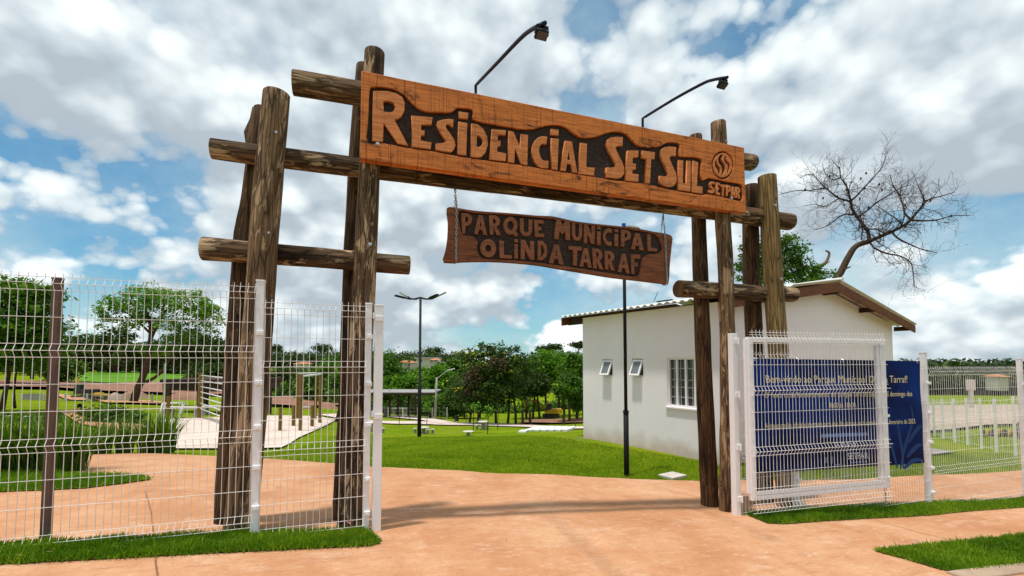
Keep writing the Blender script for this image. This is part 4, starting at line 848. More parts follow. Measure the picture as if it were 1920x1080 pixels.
for i in range(4):
    u, v = bpx(1569 + i * 11.3, 828 - i * .3); m_ = MB(); k = 14
    ring = [(math.cos(2 * math.pi * t / k), math.sin(2 * math.pi * t / k)) for t in range(k)]
    P = [bxy(u + .0095 * rr * x, v + .021 * rr * y) + Vector((0, -.0022, 0)) for rr in (1.0, .62) for x, y in ring]
    m_.add(P, [(t, (t + 1) % k, k + (t + 1) % k, k + t) for t in range(k)]); m_.build('print_ring', PALEPRINT, ban)
u0, v0 = bpx(1590, 857); u1, _ = bpx(1628, 855); banner_text('SETPAR', u0, u1, v0 + .012, PALEPRINT, size=.10); strip(u0 + .012, u1 - .01, v0 - .022, v0 - .014, BLUEPRINT, 'print_bar')
for i in range(3):
    u, v = bpx(1545, 862 - i * 3.4); strip(u, u + .016, v, v + .010, BLUEPRINT, 'print_bar')
u0, v0 = bpx(1560, 861); u1, _ = bpx(1576, 860)
strip(u0, u0 + .004, v0 - .01, v0 + .05, BLUEPRINT, 'print_bar'); strip(u0 + .014, u1, v0 - .028, v0 - .02, BLUEPRINT, 'print_bar')
# pale plant printed in the lower right corner
def leafprint(pts, w0, name='printed_leaf'):
    c_ = catmull([bpx(*p) for p in pts], 6, False); m_ = MB(); L_ = []
    for i, p in enumerate(c_):
        t = i / (len(c_) - 1); a = np.array(c_[max(i - 1, 0)]); q = np.array(c_[min(i + 1, len(c_) - 1)]); d = q - a; d[0] *= BWm; d[1] *= BHm; d /= np.linalg.norm(d) + 1e-9
        w = w0 * math.sin(math.pi * min(1, .12 + t * .88)) ** .8; nx_, ny_ = -d[1] * w / BWm, d[0] * w / BHm
        L_.append((bxy(p[0] + nx_, p[1] + ny_) + Vector((0, -.0018, 0)), bxy(p[0] - nx_, p[1] - ny_) + Vector((0, -.0018, 0))))
    for a, b_ in zip(L_[:-1], L_[1:]): m_.add([a[0], a[1], b_[1], b_[0]], [(0, 1, 2, 3)])
    m_.build(name, NAVY2, ban)
for pts, w in (([(1686, 868), (1694, 835), (1706, 795), (1710, 772), (1706, 750)], .030), ([(1692, 866), (1690, 830), (1684, 800), (1678, 775)], .026), ([(1680, 866), (1674, 838), (1668, 815), (1666, 800)], .026), ([(1699, 846), (1712, 832), (1722, 824), (1729, 824)], .035), ([(1703, 820), (1713, 803), (1722, 792), (1729, 789)], .035), ([(1692, 867), (1706, 855), (1718, 850), (1731, 851)], .03)): leafprint(pts, w)
for u in (.02, .25, .5, .75, .98):
    for v in (.985, .015):
        m_ = MB(); p = bxy(u, v) + Vector((0, -.004, 0)); m_.tube([p, p + Vector((0, .003, 0))], .009, 8); m_.tube([p, p + Vector((.006, -.004, .02 * (1 if v > .5 else -1))), p + Vector((.0, .03, .04 * (1 if v > .5 else -1)))], .0025, 4); m_.build('eyelet_tie', GALV, ban)

# ------------------------------------------------------------------ white building
m, nt, b = mat('white_render', None, 0.85, 0.2); v = coords(nt, 'Object')
cw = ramp(nt, noise(nt, v, 0.9, 6, 0.6), [(0.3, (0.85, 0.77, 0.80)), (0.7, (0.90, 0.83, 0.865))])
sx = N(nt, 'ShaderNodeSeparateXYZ'); nt.links.new(v, sx.inputs[0])
dirt = math_n(nt, 'MULTIPLY', ramp(nt, math_n(nt, 'ADD', sx.outputs[2], math_n(nt, 'MULTIPLY', noise(nt, v, 3, 5), 0.5)), [(0.30, 1.0), (0.62, 0.0)]), 0.6)
cw = mix_c(nt, dirt, cw, (0.46, 0.29, 0.19)); cw = mix_c(nt, ramp(nt, noise(nt, coords(nt, 'Object', (5, 5, .35)), 1.0, 5, .6), [(0.58, 0.0), (0.78, 0.18)]), cw, (0.62, 0.57, 0.54)); nt.links.new(cw, b.inputs['Base Color']); bump(nt, b, noise(nt, v, 90, 4), 0.12, 0.004); WALL = m
ROOFM = simple('fibre_cement', (0.66, 0.65, 0.62), 0.8, 0.16, 2.2, 0.2); BARGE = make_board('barge_timber', (0.10, 0.030, 0.011), (0.19, 0.060, 0.022), (0.04, 0.015, 0.008), .5)
BX, BYo, BZ = 6.21, 6.50, -.33
brz = math.atan2(.247, .969); bn = np.array([math.cos(brz), math.sin(brz), 0]); bw = np.array([-math.sin(brz), math.cos(brz), 0]); B0 = np.array([BX, BYo, BZ])
bld = thing('white_building', B0, 'small white rendered building with a corrugated roof behind the right gateway logs', 'building', None, brz)
def on_wall(px, py):
    r = ray(px, py); t = ((B0 - CAM) @ bn) / (r @ bn); p = CAM + r * t - B0; return float(p @ bw), float(p[2])
def on_gable(px, py, off=0.0):
    r = ray(px, py); t = ((B0 - CAM) @ bw + off) / (r @ bw); p = CAM + r * t - B0; return float(p @ bn), float(p[2])
def bpart(mb, name, m, parent=bld, smooth=False, bevel=0.0):
    me = bpy.data.meshes.new(name); me.from_pydata(mb.v, [], mb.f)
    if smooth: me.polygons.foreach_set('use_smooth', [True] * len(me.polygons))
    o = link_mesh(name, me, m, parent)
    if bevel: q = o.modifiers.new('bevel', 'BEVEL'); q.width = bevel; q.segments = 2; q.limit_method = 'ANGLE'
    return o
GW, GLn, EH = 8.5, on_wall(1094, 822)[0], 2.93
RXm = GW / 2; SL = .152; RH = EH + RXm * SL
TH = .15
ops = []
w1 = (*on_wall(1148.5, 705), *on_wall(1129.5, 673)); w2 = (*on_wall(1206, 706), *on_wall(1184.5, 672)); w3 = (*on_wall(1320, 768), *on_wall(1250.5, 671))
ops = sorted([(w1[0], w1[2], w1[1], w1[3]), (w2[0], w2[2], w2[1], w2[3]), (w3[0], w3[2], w3[1], w3[3])])   # (y0,y1,z0,z1)
wm = MB(); ycur = 0.0
def wallbox(y0, y1, za, zb): wm.box((TH / 2, (y0 + y1) / 2, (za + zb) / 2), (TH, y1 - y0, zb - za))
for y0, y1, za, zb in ops:
    wallbox(ycur, y0, -.6, EH); wallbox(y0, y1, -.6, za); wallbox(y0, y1, zb, EH); ycur = y1
wallbox(ycur, GLn, -.6, EH)
for yy in (0, GLn - TH):
    x0g = TH
    wm.add([(x0g, yy, -.6), (GW, yy, -.6), (GW, yy, EH), (RXm, yy, RH), (x0g, yy, EH + x0g * SL), (x0g, yy + TH, -.6), (GW, yy + TH, -.6), (GW, yy + TH, EH), (RXm, yy + TH, RH), (x0g, yy + TH, EH + x0g * SL)],
           [(0, 1, 2, 3, 4), (9, 8, 7, 6, 5), (0, 5, 6, 1), (1, 6, 7, 2), (2, 7, 8, 3), (3, 8, 9, 4), (4, 9, 5, 0)])
wm.box((GW - TH / 2, GLn / 2, 1.2), (TH - .004, GLn - 2 * TH, 3.4))
bpart(wm, 'wall', WALL)
sk = MB(); sk.box((-.09, GLn / 2, -.062), (.24, GLn + .12, .10)); bpart(sk, 'apron', simple('dark_apron', (.13, .115, .10), .9, .3, 5))
# corrugated roof, two slopes; the waves run down the slope and show along the eave
def roof_slope(xa, xb, za, zb, y0, y1, name):
    n = int((y1 - y0) / .177 * 8); V = []; F = []
    for s in (0, 1):
        for x, z in ((xa, za), (xb, zb)):
            for i in range(n + 1):
                y = y0 + (y1 - y0) * i / n; V.append((x, y, z + .021 * math.cos(2 * math.pi * (y - y0) / .177) - s * .008))
    k = n + 1
    for i in range(n): F += [(i, i + 1, k + i + 1, k + i), (2 * k + i, 3 * k + i, 3 * k + i + 1, 2 * k + i + 1), (i, 2 * k + i, 2 * k + i + 1, i + 1), (k + i, k + i + 1, 3 * k + i + 1, 3 * k + i)]
    F += [(0, k, 3 * k, 2 * k), (n, 2 * k + n, 3 * k + n, k + n)]
    q = MB(); q.add(V, F); return bpart(q, name, ROOFM, smooth=False)
OV = .30; FO = on_wall(1094, 600)[1] * 0 + .50
def rz_(x): return EH + .105 + (x * SL if x < RXm else (2 * RXm - x) * SL)
roof_slope(-OV, RXm * .52, rz_(-OV), rz_(RXm * .52), -.36, GLn + FO, 'roof_sheet'); roof_slope(RXm * .48, RXm + .02, rz_(RXm * .48) + .03, rz_(RXm) + .028, -.37, GLn + FO + .01, 'roof_sheet')
roof_slope(RXm - .02, GW + .75, rz_(RXm) + .02, rz_(GW + .75), -.36, GLn + FO, 'roof_sheet')
q = MB(); q.tube([(RXm, -.40, rz_(RXm) + .03), (RXm, GLn + FO + .03, rz_(RXm) + .03)], .055, 10); bpart(q, 'ridge_cap', ROOFM)
for xa, xb in ((-OV + .02, RXm), (RXm, GW + .72)):
    for y, nm in ((-.33, 'barge_board'), (GLn + FO - .05, 'barge_board')):
        za, zb = rz_(xa) - .035, rz_(xb) - .035; q = MB(); d = .20
        q.add([(xa, y, za - d), (xb, y, zb - d), (xb, y, zb), (xa, y, za), (xa, y + .035, za - d), (xb, y + .035, zb - d), (xb, y + .035, zb), (xa, y + .035, za)], [(0, 1, 2, 3), (7, 6, 5, 4), (0, 4, 5, 1), (1, 5, 6, 2), (2, 6, 7, 3), (3, 7, 4, 0)]); bpart(q, nm, BARGE, bevel=.004)
for x in (GW * .25, RXm, GW * .74, GW + .28):
    z = rz_(x) - .035 - .20 - .002 if x != RXm else rz_(x) - .26
    q = MB(); q.box((x, -.14, z + .04), (.09, .34, .12)); bpart(q, 'purlin_end', DARKWOOD)
q = MB(); q.box((-.012, GLn + .26, EH - .06), (.06, .50, .17)); bpart(q, 'purlin_end', DARKWOOD)
# awning windows
def lb(c, d): q = MB(); q.box(c, d); return q
def awning(y0, y1, za, zb):
    w_, h_ = y1 - y0, zb - za; fr = MB(); t = .025
    for c, d in (((.07, y0 + t / 2, (za + zb) / 2), (.06, t, h_)), ((.07, y1 - t / 2, (za + zb) / 2), (.06, t, h_)), ((.07, (y0 + y1) / 2, za + t / 2), (.06, w_ - 2 * t, t)), ((.07, (y0 + y1) / 2, zb - t / 2), (.06, w_ - 2 * t, t))): fr.box(c, d)
    f = bpart(fr, 'window', WHITE); iq = MB(); iq.box((.10, (y0 + y1) / 2, (za + zb) / 2), (.01, w_ - 2 * t, h_ - 2 * t)); bpart(iq, 'pane', GLASS, f)
    a = R_(24); M = Matrix.Rotation(a, 3, 'Y'); piv = Vector((.03, 0, zb - .04)); hs = h_ - .03; s = MB(); t = .035
    def pt(y, z): return piv + M @ Vector((0, y, -z))
    for c, d in ((pt(y0 + .02 + t / 2, hs / 2), (.03, t, hs)), (pt(y1 - .02 - t / 2, hs / 2), (.03, t, hs)), (pt((y0 + y1) / 2, t / 2), (.03, w_ - .04 - 2 * t, t)), (pt((y0 + y1) / 2, hs - t / 2), (.03, w_ - .04 - 2 * t, t))): s.box(c, d, M)
    bpart(s, 'sash', WHITE, f); g = MB(); g.box(pt((y0 + y1) / 2, hs / 2), (.008, w_ - .05 - 2 * t, hs - 2 * t), M); bpart(g, 'pane', simple('frosted_glass', (.14, .16, .17), .25, .1, 3, .5), f)
for (y0, y1, za, zb) in ops[1:]: awning(y0, y1, za, zb)
y0, y1, za, zb = ops[0]; w_, h_ = y1 - y0, zb - za; t = .035; fr = MB()
for c, d in (((.06, y0 + t / 2, (za + zb) / 2), (.07, t, h_)), ((.06, y1 - t / 2, (za + zb) / 2), (.07, t, h_)), ((.06, (y0 + y1) / 2, za + t / 2), (.07, w_ - 2 * t, t)), ((.06, (y0 + y1) / 2, zb - t / 2), (.07, w_ - 2 * t, t))): fr.box(c, d)
f = bpart(fr, 'window', WHITE); npan = 4
for i in range(1, npan):
    bpart(lb((.055, y0 + w_ * i / npan, (za + zb) / 2), (.05, .038, h_ - 2 * t)), 'mullion', WHITE, f)
for i in range(npan):
    ya, yb = y0 + w_ * i / npan + .02, y0 + w_ * (i + 1) / npan - .02; bpart(lb((.085, (ya + yb) / 2, (za + zb) / 2), (.006, yb - ya, h_ - 2 * t)), 'pane', GLASS, f)
    bq_ = MB(); ym = (ya + yb) / 2 + .03 * (-1) ** i
    bq_.box((.068, ym, (za + zb) / 2), (.012, .012, h_ - 2 * t - .004))
    for z in (.2, .4, .55, .78): bq_.box((.068, (ya + yb) / 2, za + h_ * z), (.010, yb - ya, .014))
    bpart(bq_, 'window_bars', simple('grey_bars', (.42, .42, .42), .5, .1), f)
bpart(lb((-.01, (y0 + y1) / 2, za - .02), (.06, w_ + .06, .035)), 'sill', WALL, bevel=.004)
q = MB(); pz = on_wall(1245, 580); q.tube([(-.31, pz[0], rz_(-.3) + .05), (-.25, pz[0] - .05, rz_(-.3) + .24)], .006, 5); q.box((-.30, pz[0] - .25, rz_(-.3) + .045), (.05, .35, .02)); bpart(q, 'roof_cable', BLACK)

# ------------------------------------------------------------------ lamp posts
p = ground(1175, 892)
lp = thing('lamp_post', p, 'black lamp post with a thick sleeve standing on the lawn before the white building', 'lamp post')
d_ = dep(p); top = CAM[2] + ray(1160, 416)[2] * d_; sl_ = CAM[2] + ray(1170, 770)[2] * d_
m_ = MB(); m_.tube([(p.x, p.y, p.z - .3), (p.x, p.y, sl_)], .042, 14); m_.build('pole_sleeve', BLACK, lp, True)
m_ = MB(); m_.tube([(p.x, p.y, sl_ - .05), (p.x, p.y, sl_)], .047, 14); m_.build('collar', BLACK, lp)
m_ = MB(); m_.tube([(p.x, p.y, sl_), (p.x, p.y, top - .05)], .027, 12); m_.build('pole', BLACK, lp, True)
hd = Vector((p.x, p.y, top - .03)); m_ = MB(); m_.tube([hd + Vector((0, 0, -.05)), hd + Vector((.03, -.01, 0)), hd + Vector((.14, -.03, .005))], .02, 8); m_.build('arm', BLACK, lp)
m_ = MB(); m_.add(*(lambda c: ([(c.x + dx * .2, c.y + dy * .075, c.z + z) for z, k in ((0, 1), (.035, .8)) for dx, dy in ((-.3 * k, -k), (1 * k, -k * .7), (1 * k, k * .7), (-.3 * k, k))], [(3, 2, 1, 0), (4, 5, 6, 7), (0, 1, 5, 4), (1, 2, 6, 5), (2, 3, 7, 6), (3, 0, 4, 7)]))(hd + Vector((.08, -.02, -.015)))); m_.build('lamp_head', CONC2, lp, bevel=.008)
m_ = MB(); m_.tube([hd, hd + Vector((0, 0, .06))], .034, 12); m_.build('photocell', BLUECAP, lp)
p = ground(786, 819); d_ = dep(p); top = CAM[2] + ray(786, 555)[2] * d_
lp = thing('lamp_post', p, 'tall black lamp post with four curved arms standing on the open lawn', 'lamp post')
m_ = MB(); m_.tube([(p.x, p.y, p.z - .3), (p.x, p.y, p.z + 1.9), (p.x, p.y, p.z + 1.92), (p.x, p.y, top)], [.075, .07, .05, .045], 12); m_.build('pole', BLACK, lp, True)
k_ = d_ / FPX
for sx_, sy_, ln, up_ in ((-1, .35, 34, 5), (1, .35, 38, 6), (-1, -.6, 34, -2), (1, -.6, 28, -1)):
    dirv = Vector(RT) * sx_ + Vector(FH) * sy_; q = [Vector((p.x, p.y, top - .02))]
    for t in (.3, .6, 1.0): q.append(Vector((p.x, p.y, top - .02)) + dirv * (ln * k_ * t * .9) + Vector((0, 0, k_ * (up_ * t * t - 4 * math.sin(t * 3.1)))))
    m_ = MB(); m_.tube(q, .03, 8); m_.build('arm', BLACK, lp, True)
    e = q[-1]; dd = (q[-1] - q[-2]).normalized(); m_ = MB(); m_.bar(e - dd * .12, e + dd * .28, .16, .06, (0, 0, 1)); m_.build('lamp_head', CONC2 if up_ > 0 else BLACK, lp, bevel=.015)
# inspection cover on the lawn
p = ground(1261, 894); m_ = MB(); m_.box(p + Vector((0, 0, -.008)), (.36, .28, .09), Matrix.Rotation(.25, 3, 'Z')); o = thing('inspection_cover', p, 'square pale concrete cover lying in the lawn by the path edge', 'cover'); m_.build('slab', CONC, o, bevel=.006)

# ------------------------------------------------------------------ picnic tables and stools
def picnic(px, py, ytop, label):
    p = ground(px, py); h = hgt(p, ytop); k_ = dep(p) / FPX; R0 = 10.5 * k_; t = thing('picnic_table', p, label, 'table', 'round concrete picnic tables'); m_ = MB(); m_.lathe(p, [(R0 * .45, -.1), (R0 * .42, h * .15), (R0 * .3, h * .45), (R0 * .36, h * .86), (R0 * .5, h * .9)], 14); m_.build('pedestal', CONC2, t, True)
    m_ = MB(); m_.lathe(p, [(R0 * .95, h * .9), (R0, h * .92), (R0, h * .99), (R0 * .95, h * 1.01)], 24); m_.build('table_top', CONC, t); return p
def stool(p, dx, dd, label):
    q = Vector((p.x + RT[0] * dx + FH[0] * dd, p.y + RT[1] * dx + FH[1] * dd, 0)); q.z = tz(q.x, q.y)
    k_ = dep(q) / FPX; s = thing('stool', q, label, 'stool', 'round concrete stools'); m_ = MB(); m_.lathe(q, [(3.0 * k_, -.1), (2.6 * k_, 2 * k_), (2.2 * k_, 5 * k_), (3.0 * k_, 7 * k_)], 12); m_.build('base', CONC2, s, True)
    m_ = MB(); m_.lathe(q, [(3.6 * k_, 7 * k_), (3.9 * k_, 7.2 * k_), (3.9 * k_, 8.4 * k_), (3.6 * k_, 8.8 * k_)], 18); m_.build('seat', CONC, s)
p = picnic(794, 813, 801, 'round concrete table beside the foot of the four-armed lamp post'); k_ = dep(p) / FPX
stool(p, -15 * k_, -.1, 'stool left of the table by the four-armed lamp post'); stool(p, 9 * k_, -.15, 'nearer stool right of the table by the four-armed lamp post'); stool(p, 16 * k_, .2, 'farther stool right of the table by the four-armed lamp post')
p = picnic(878, 818, 808.5, 'round concrete table standing alone in the middle of the lawn')
p = picnic(906, 805, 790, 'round concrete table nearest the far footpath between two stools'); k_ = dep(p) / FPX
stool(p, -12 * k_, .1, 'stool left of the table nearest the far footpath'); stool(p, 8 * k_, -.1, 'stool right of the table nearest the far footpath')
p = picnic(700, 809, 792, 'round concrete table partly hidden by the white left gate post'); k_ = dep(p) / FPX
stool(p, 8 * k_, -.2, 'stool near the white left gate post, closest to that post'); stool(p, 18 * k_, .0, 'stool near the white left gate post, farther from that post')
# paved square of loose white slabs
p = ground(1030, 806); r = thing('slab_square', p, 'square of slanting white concrete slabs set in grass beside the white building', 'paving')
def qslab(pxs): 
    c_ = [ground(x, y) for x, y in pxs]; m_ = MB(); m_.add([v + Vector((0, 0, .06)) for v in c_] + [v - Vector((0, 0, .05)) for v in c_], [(0, 1, 2, 3), (7, 6, 5, 4), (0, 4, 5, 1), (1, 5, 6, 2), (2, 6, 7, 3), (3, 7, 4, 0)]); m_.build('slab', SLABM, r)
for i in range(6): x = 995 + i * 13.5; qslab([(x - 10, 807.5), (x + 1, 808.5), (x + 19, 801), (x + 9, 800.5)])
qslab([(971, 811), (985, 811.5), (990, 808), (978, 807.5)])

# ------------------------------------------------------------------ outdoor gym on the playground slab
def pole(px, py, ytop, w_px, parent, m=OLIVEPOST, name='upright', n=10):
    p = ground(px, py); h = hgt(p, ytop); m_ = MB(); m_.tube([p - Vector((0, 0, .2)), p + Vector((0, 0, h))], w_px / 2 * dep(p) / FPX, n); m_.build(name, m, parent); return p, h
def gym(name, label, cat, px, py, g=None): return thing(name, ground(px, py), label, cat, g)
STEELW = simple('bright_steel', (.70, .70, .70), .35, .08, 5, .5)
def rung(a, b, r, parent, name='bar'): m_ = MB(); m_.tube([a, b], r, 8); m_.build(name, STEELW, parent, True)
r = gym('climbing_ladder', 'timber ladder frame with pale steel rungs on the playground slab', 'climbing frame', 398, 786)
a, ha = pole(374, 785, 699, 8, r); b_, hb = pole(423, 803, 700, 8, r); c_, hc = pole(438, 795, 705, 7, r)
for yy in (704, 714, 725, 735, 745, 756, 766):
    A_ = a + Vector((0, 0, hgt(a, yy))); za = A_.z; B_ = Vector((b_.x, b_.y, za)); rung(A_, B_, .022, r, 'rung')
for k in (.98, .28, .12): rung(b_ + Vector((0, 0, hb * k)), c_ + Vector((0, 0, hb * k)), .03, r)
r = gym('parallel_bars', 'white steel parallel bars with splayed legs beside a treated post', 'exercise bars', 320, 790)
g0 = ground(296, 792); g1 = ground(338, 790); g2 = ground(302, 786); g3 = ground(342, 784)
for q0, q1 in ((g0, g1), (g2, g3)):
    t0, t1 = q0 + Vector((.12, 0, hgt(q0, 757))), q1 + Vector((.05, 0, hgt(q1, 755))); rung(t0, t1, .03, r); rung(q0, t0, .025, r, 'leg'); rung(q1 + Vector((-.05, 0, 0)), t1, .025, r, 'leg')
o = gym('treated_post', 'single low treated post beside the white parallel bars', 'post', 314, 801, 'low treated posts on the playground slab'); pole(314, 801, 743, 6, o, name='post')
r = gym('pull_up_frame', 'tall four-post timber frame with a white steel bar on top on the playground slab', 'climbing frame', 585, 800)
A_, h1_ = pole(563, 809, 702, 7, r); B_, h2_ = pole(600, 794, 702, 7, r); C_, h3_ = pole(557, 786, 703, 5, r); D_, h4_ = pole(591, 786, 703, 5, r)
zt = (A_.z + h1_ + B_.z + h2_) / 2
for u, v_ in ((A_, B_), (C_, D_)): rung(Vector((u.x, u.y, zt - .03)), Vector((v_.x, v_.y, zt - .03)), .035, r)
rung(C_ + Vector((0, 0, .55)), D_ + Vector((0, 0, .55)), .03, r)
for px, py, yt, lab in ((525, 809, 764, 'low treated post nearest the left gateway logs on the playground slab'), (550, 800, 760, 'low treated post left of the tall four-post frame'), (585, 801, 760, 'low treated post inside the tall four-post frame')):
    o = gym('treated_post', lab, 'post', px, py, 'low treated posts on the playground slab'); pole(px, py, yt, 6.5, o, name='post')
p = ground(306, 786); o = thing('steel_pole', p, 'slim grey steel pole behind the white parallel bars', 'pole'); m_ = MB(); m_.tube([p, p + Vector((0, 0, hgt(p, 681)))], .04, 8); m_.build('pole', GALV, o)
for px, py, lab in ((345, 783, 'long pale concrete bench behind the white parallel bars'), (410, 779, 'pale concrete bench behind the ladder frame')):
    p = ground(px, py); o = thing('bench', p, lab, 'bench', 'pale concrete benches'); M = Matrix.Rotation(-YAW, 3, 'Z'); m_ = MB(); m_.box(p + Vector((0, 0, .42)), (1.6, .4, .09), M); m_.build('seat', CONC, o)
    for s in (-.6, .6): m_ = MB(); m_.box(p + M @ Vector((s, 0, .17)), (.15, .34, .41), M); m_.build('leg', CONC2, o)

# ------------------------------------------------------------------ shelters
GREYR = simple('sheet_roof', (.30, .29, .28), .6, .1, 1)
def shelter(pl, pr, ybase, ytop, depth, label, roofm, th, legs, name='shelter'):
    a, b = ground(pl, ybase), ground(pr, ybase); r = thing(name, (a + b) / 2, label, 'shelter', 'open shelters in the park'); d = Vector(FH) * depth
    zt = (a.z + hgt(a, ytop) + b.z + hgt(b, ytop)) / 2; ctr = (a + b) / 2 + d / 2; M = Matrix.Rotation(-YAW, 3, 'Z'); L = (b - a).length
    m_ = MB(); m_.box((ctr.x, ctr.y, zt - th * .14), (L, depth + .6, th * .28), M); m_.build('roof', GREYR if roofm is not DARKWOOD else DARKWOOD, r)
    m_ = MB(); m_.box((ctr.x, ctr.y, zt - th * .65), (L * .97, depth + .4, th * .7), M); m_.build('roof_beam', DARKWOOD, r)
    for u in legs:
        for s in (0.08, .92):
            q = a.lerp(b, u) + d * s; m_ = MB(); m_.box((q.x, q.y, (zt + q.z) / 2 - th * .6), (.16, .16, zt - q.z + .5 - th * .5), M); m_.build('leg', DARKWOOD, r)
    return ctr
c_ = shelter(640, 772, 781, 735, 3.5, 'open shelter with a thin pale roof on dark posts beside the far footpath', SLABM, .26, (.62, .93))
for px, py, lab in ((712, 779, 'concrete bench under the left end of the far shelter'), (750, 778, 'concrete table bench inside the far shelter')):
    p = ground(px, py); o = thing('bench', p, lab, 'bench', 'concrete benches under the shelter'); M = Matrix.Rotation(-YAW, 3, 'Z'); m_ = MB(); m_.box(p + Vector((0, 0, .62)), (1.6, .6, .1), M); m_.build('seat', CONC2, o)
    for s in (-.6, .6): m_ = MB(); m_.box(p + M @ Vector((s, 0, .27)), (.3, .5, .6), M); m_.build('leg', CONC2, o)
shelter(296, 470, 776, 711, 2.5, 'low dark timber pergola behind the ladder frame', DARKWOOD, .55, (.06, .44, .95), 'pergola')

# ------------------------------------------------------------------ excavators and machinery
TRACK = simple('track_steel', (.05, .045, .04), .8, .3, 4); CABGL = simple('cab_glass', (.03, .035, .04), .15, .2, 2, .6); DARKMC = simple('dark_machine', (.028, .026, .026), .6, .3, 2)
def excavator(base, k, flip, label, boom, ym=YELLOW, bodym=None):
    r = thing('excavator', base, label, 'excavator', 'yellow excavators at work'); M = Matrix.Rotation(-YAW, 3, 'Z'); f = -1 if flip else 1; bodym = bodym or ym
    def W(x, y, z): return Vector(base) + M @ Vector((x * f * k, y * k, z * k))
    for s in (-.9, .9):
        m_ = MB(); pr = [(-1.7, .35), (-1.5, .05), (1.5, .05), (1.7, .35), (1.5, .75), (-1.5, .75)]
        m_.add([W(x, s + o, z) for o in (-.28, .28) for x, z in pr], [(0, 1, 2, 3, 4, 5), (11, 10, 9, 8, 7, 6)] + [(i, 6 + i, 6 + (i + 1) % 6, (i + 1) % 6) for i in range(6)]); m_.build('track', TRACK, r)
    m_ = MB(); pr = [(-2.0, .95), (1.2, .95), (1.2, 1.5), (-.2, 1.9), (-2.1, 1.9), (-2.2, 1.4)]
    m_.add([W(x, o, z) for o in (-1.1, 1.1) for x, z in pr], [(0, 1, 2, 3, 4, 5), (11, 10, 9, 8, 7, 6)] + [(i, 6 + i, 6 + (i + 1) % 6, (i + 1) % 6) for i in range(6)]); m_.build('engine_house', bodym, r, bevel=.04)
    m_ = MB(); pr = [(-.1, 1.5), (1.15, 1.5), (1.25, 2.0), (.9, 2.95), (-.1, 2.95)]
    m_.add([W(x, o, z) for o in (-1.05, -.15) for x, z in pr], [(0, 1, 2, 3, 4), (9, 8, 7, 6, 5)] + [(i, 5 + i, 5 + (i + 1) % 5, (i + 1) % 5) for i in range(5)]); m_.build('cab', CABGL, r, bevel=.03)
    m_ = MB(); m_.box(W(.4, -.6, 3.0), (1.1 * k, 1.0 * k, .1 * k), M); m_.build('cab_roof', bodym if bodym is not DARKMC else DARKMC, r)
    (b0, b1, b2, b3) = boom
    for nm, pts, w in (('boom', (b0, b1, b2), .34), ('stick', (b2, b3), .26)):
        m_ = MB(); q = [W(x, .35, z) for x, z in pts]
        for u, v_ in zip(q[:-1], q[1:]): m_.bar(u, v_, .3 * k, w * k * 1.3, (0, 0, 1))
        m_.build(nm, ym, r)
    m_ = MB(); x, z = b3; pr = [(x - .5, z + .2), (x + .2, z + .3), (x + .25, z - .5), (x - .5, z - .7)]
    m_.add([W(u, o, v_) for o in (-.1, .8) for u, v_ in pr], [(0, 1, 2, 3), (7, 6, 5, 4)] + [(i, 4 + i, 4 + (i + 1) % 4, (i + 1) % 4) for i in range(4)]); m_.build('bucket', TRACK, r); return r
p = ground(1033, 784); k = 62 * dep(p) / FPX / 6.6
excavator(p, k, True, 'yellow excavator with raised arm behind the trees near the white building', ((1.0, 1.5), (2.6, 3.2), (5.2, 3.6), (5.0, 1.6)))
p = ground(158, 748); k = 42 * dep(p) / FPX / 4.4
excavator(p, k, True, 'dark-bodied excavator with a yellow arm on the red soil at the left', ((.9, 1.4), (1.6, 2.0), (2.0, 4.2), (1.3, 1.6)), bodym=DARKMC)
p = ground(192, 752); k_ = dep(p) / FPX
r = thing('roller', p, 'small yellow and grey roller machine beside the dark excavator', 'roller'); M = Matrix.Rotation(-YAW, 3, 'Z'); sc = 34 * k_ / 3.4
def Wr(x, y, z): return Vector(p) + M @ Vector((x * sc, y * sc, z * sc))
for x in (-1.1, 1.1): m_ = MB(); m_.tube([Wr(x, -.6, .5), Wr(x, .6, .5)], .55 * sc, 14); m_.build('drum', TRACK, r)
m_ = MB(); m_.box(Wr(-.7, 0, 1.25), (1.3 * sc, .9 * sc, .6 * sc), M); m_.box(Wr(.8, 0, 1.1), (1.2 * sc, .9 * sc, .4 * sc), M); m_.build('body', YELLOW, r, bevel=.05)
m_ = MB(); m_.box(Wr(.2, 0, 1.0), (.7 * sc, 1.1 * sc, .3 * sc), M); m_.build('chassis', CONC2, r)
def mound(px, py, rx, h, m, label):
    p = ground(px, py); k_ = dep(p) / FPX; rr = rx * k_; r_ = MB(); n = 20; rings = 7
    for i in range(rings + 1):
        t = i / rings
        for j in range(n):
            a = 2 * math.pi * j / n; R0 = rr * (1 - t) * (1 + .22 * mn.noise(Vector((math.cos(a) * 1.5, math.sin(a) * 1.5, t * 3 + px)))); r_.v.append((p.x + R0 * math.cos(a), p.y + R0 * math.sin(a), p.z - .3 + (h * k_ + .3) * (1 - (1 - t) ** 1.7)))
    r_.f = [(i * n + j, i * n + (j + 1) % n, (i + 1) * n + (j + 1) % n, (i + 1) * n + j) for i in range(rings) for j in range(n)]; r_.m = [0] * len(r_.f)
    tag(r_.build('soil_heap', m, None, True), label, 'soil heap', 'heaps of soil')
mound(215, 752, 20, 16, G_GRAVEL, 'pale sandy heap beside the yellow roller machine'); mound(250, 747, 30, 16, G_SOIL, 'reddish soil heap behind the leaning trunk of the spreading tree'); mound(345, 748, 45, 14, G_SOIL, 'long red soil heap under the dark pergola')
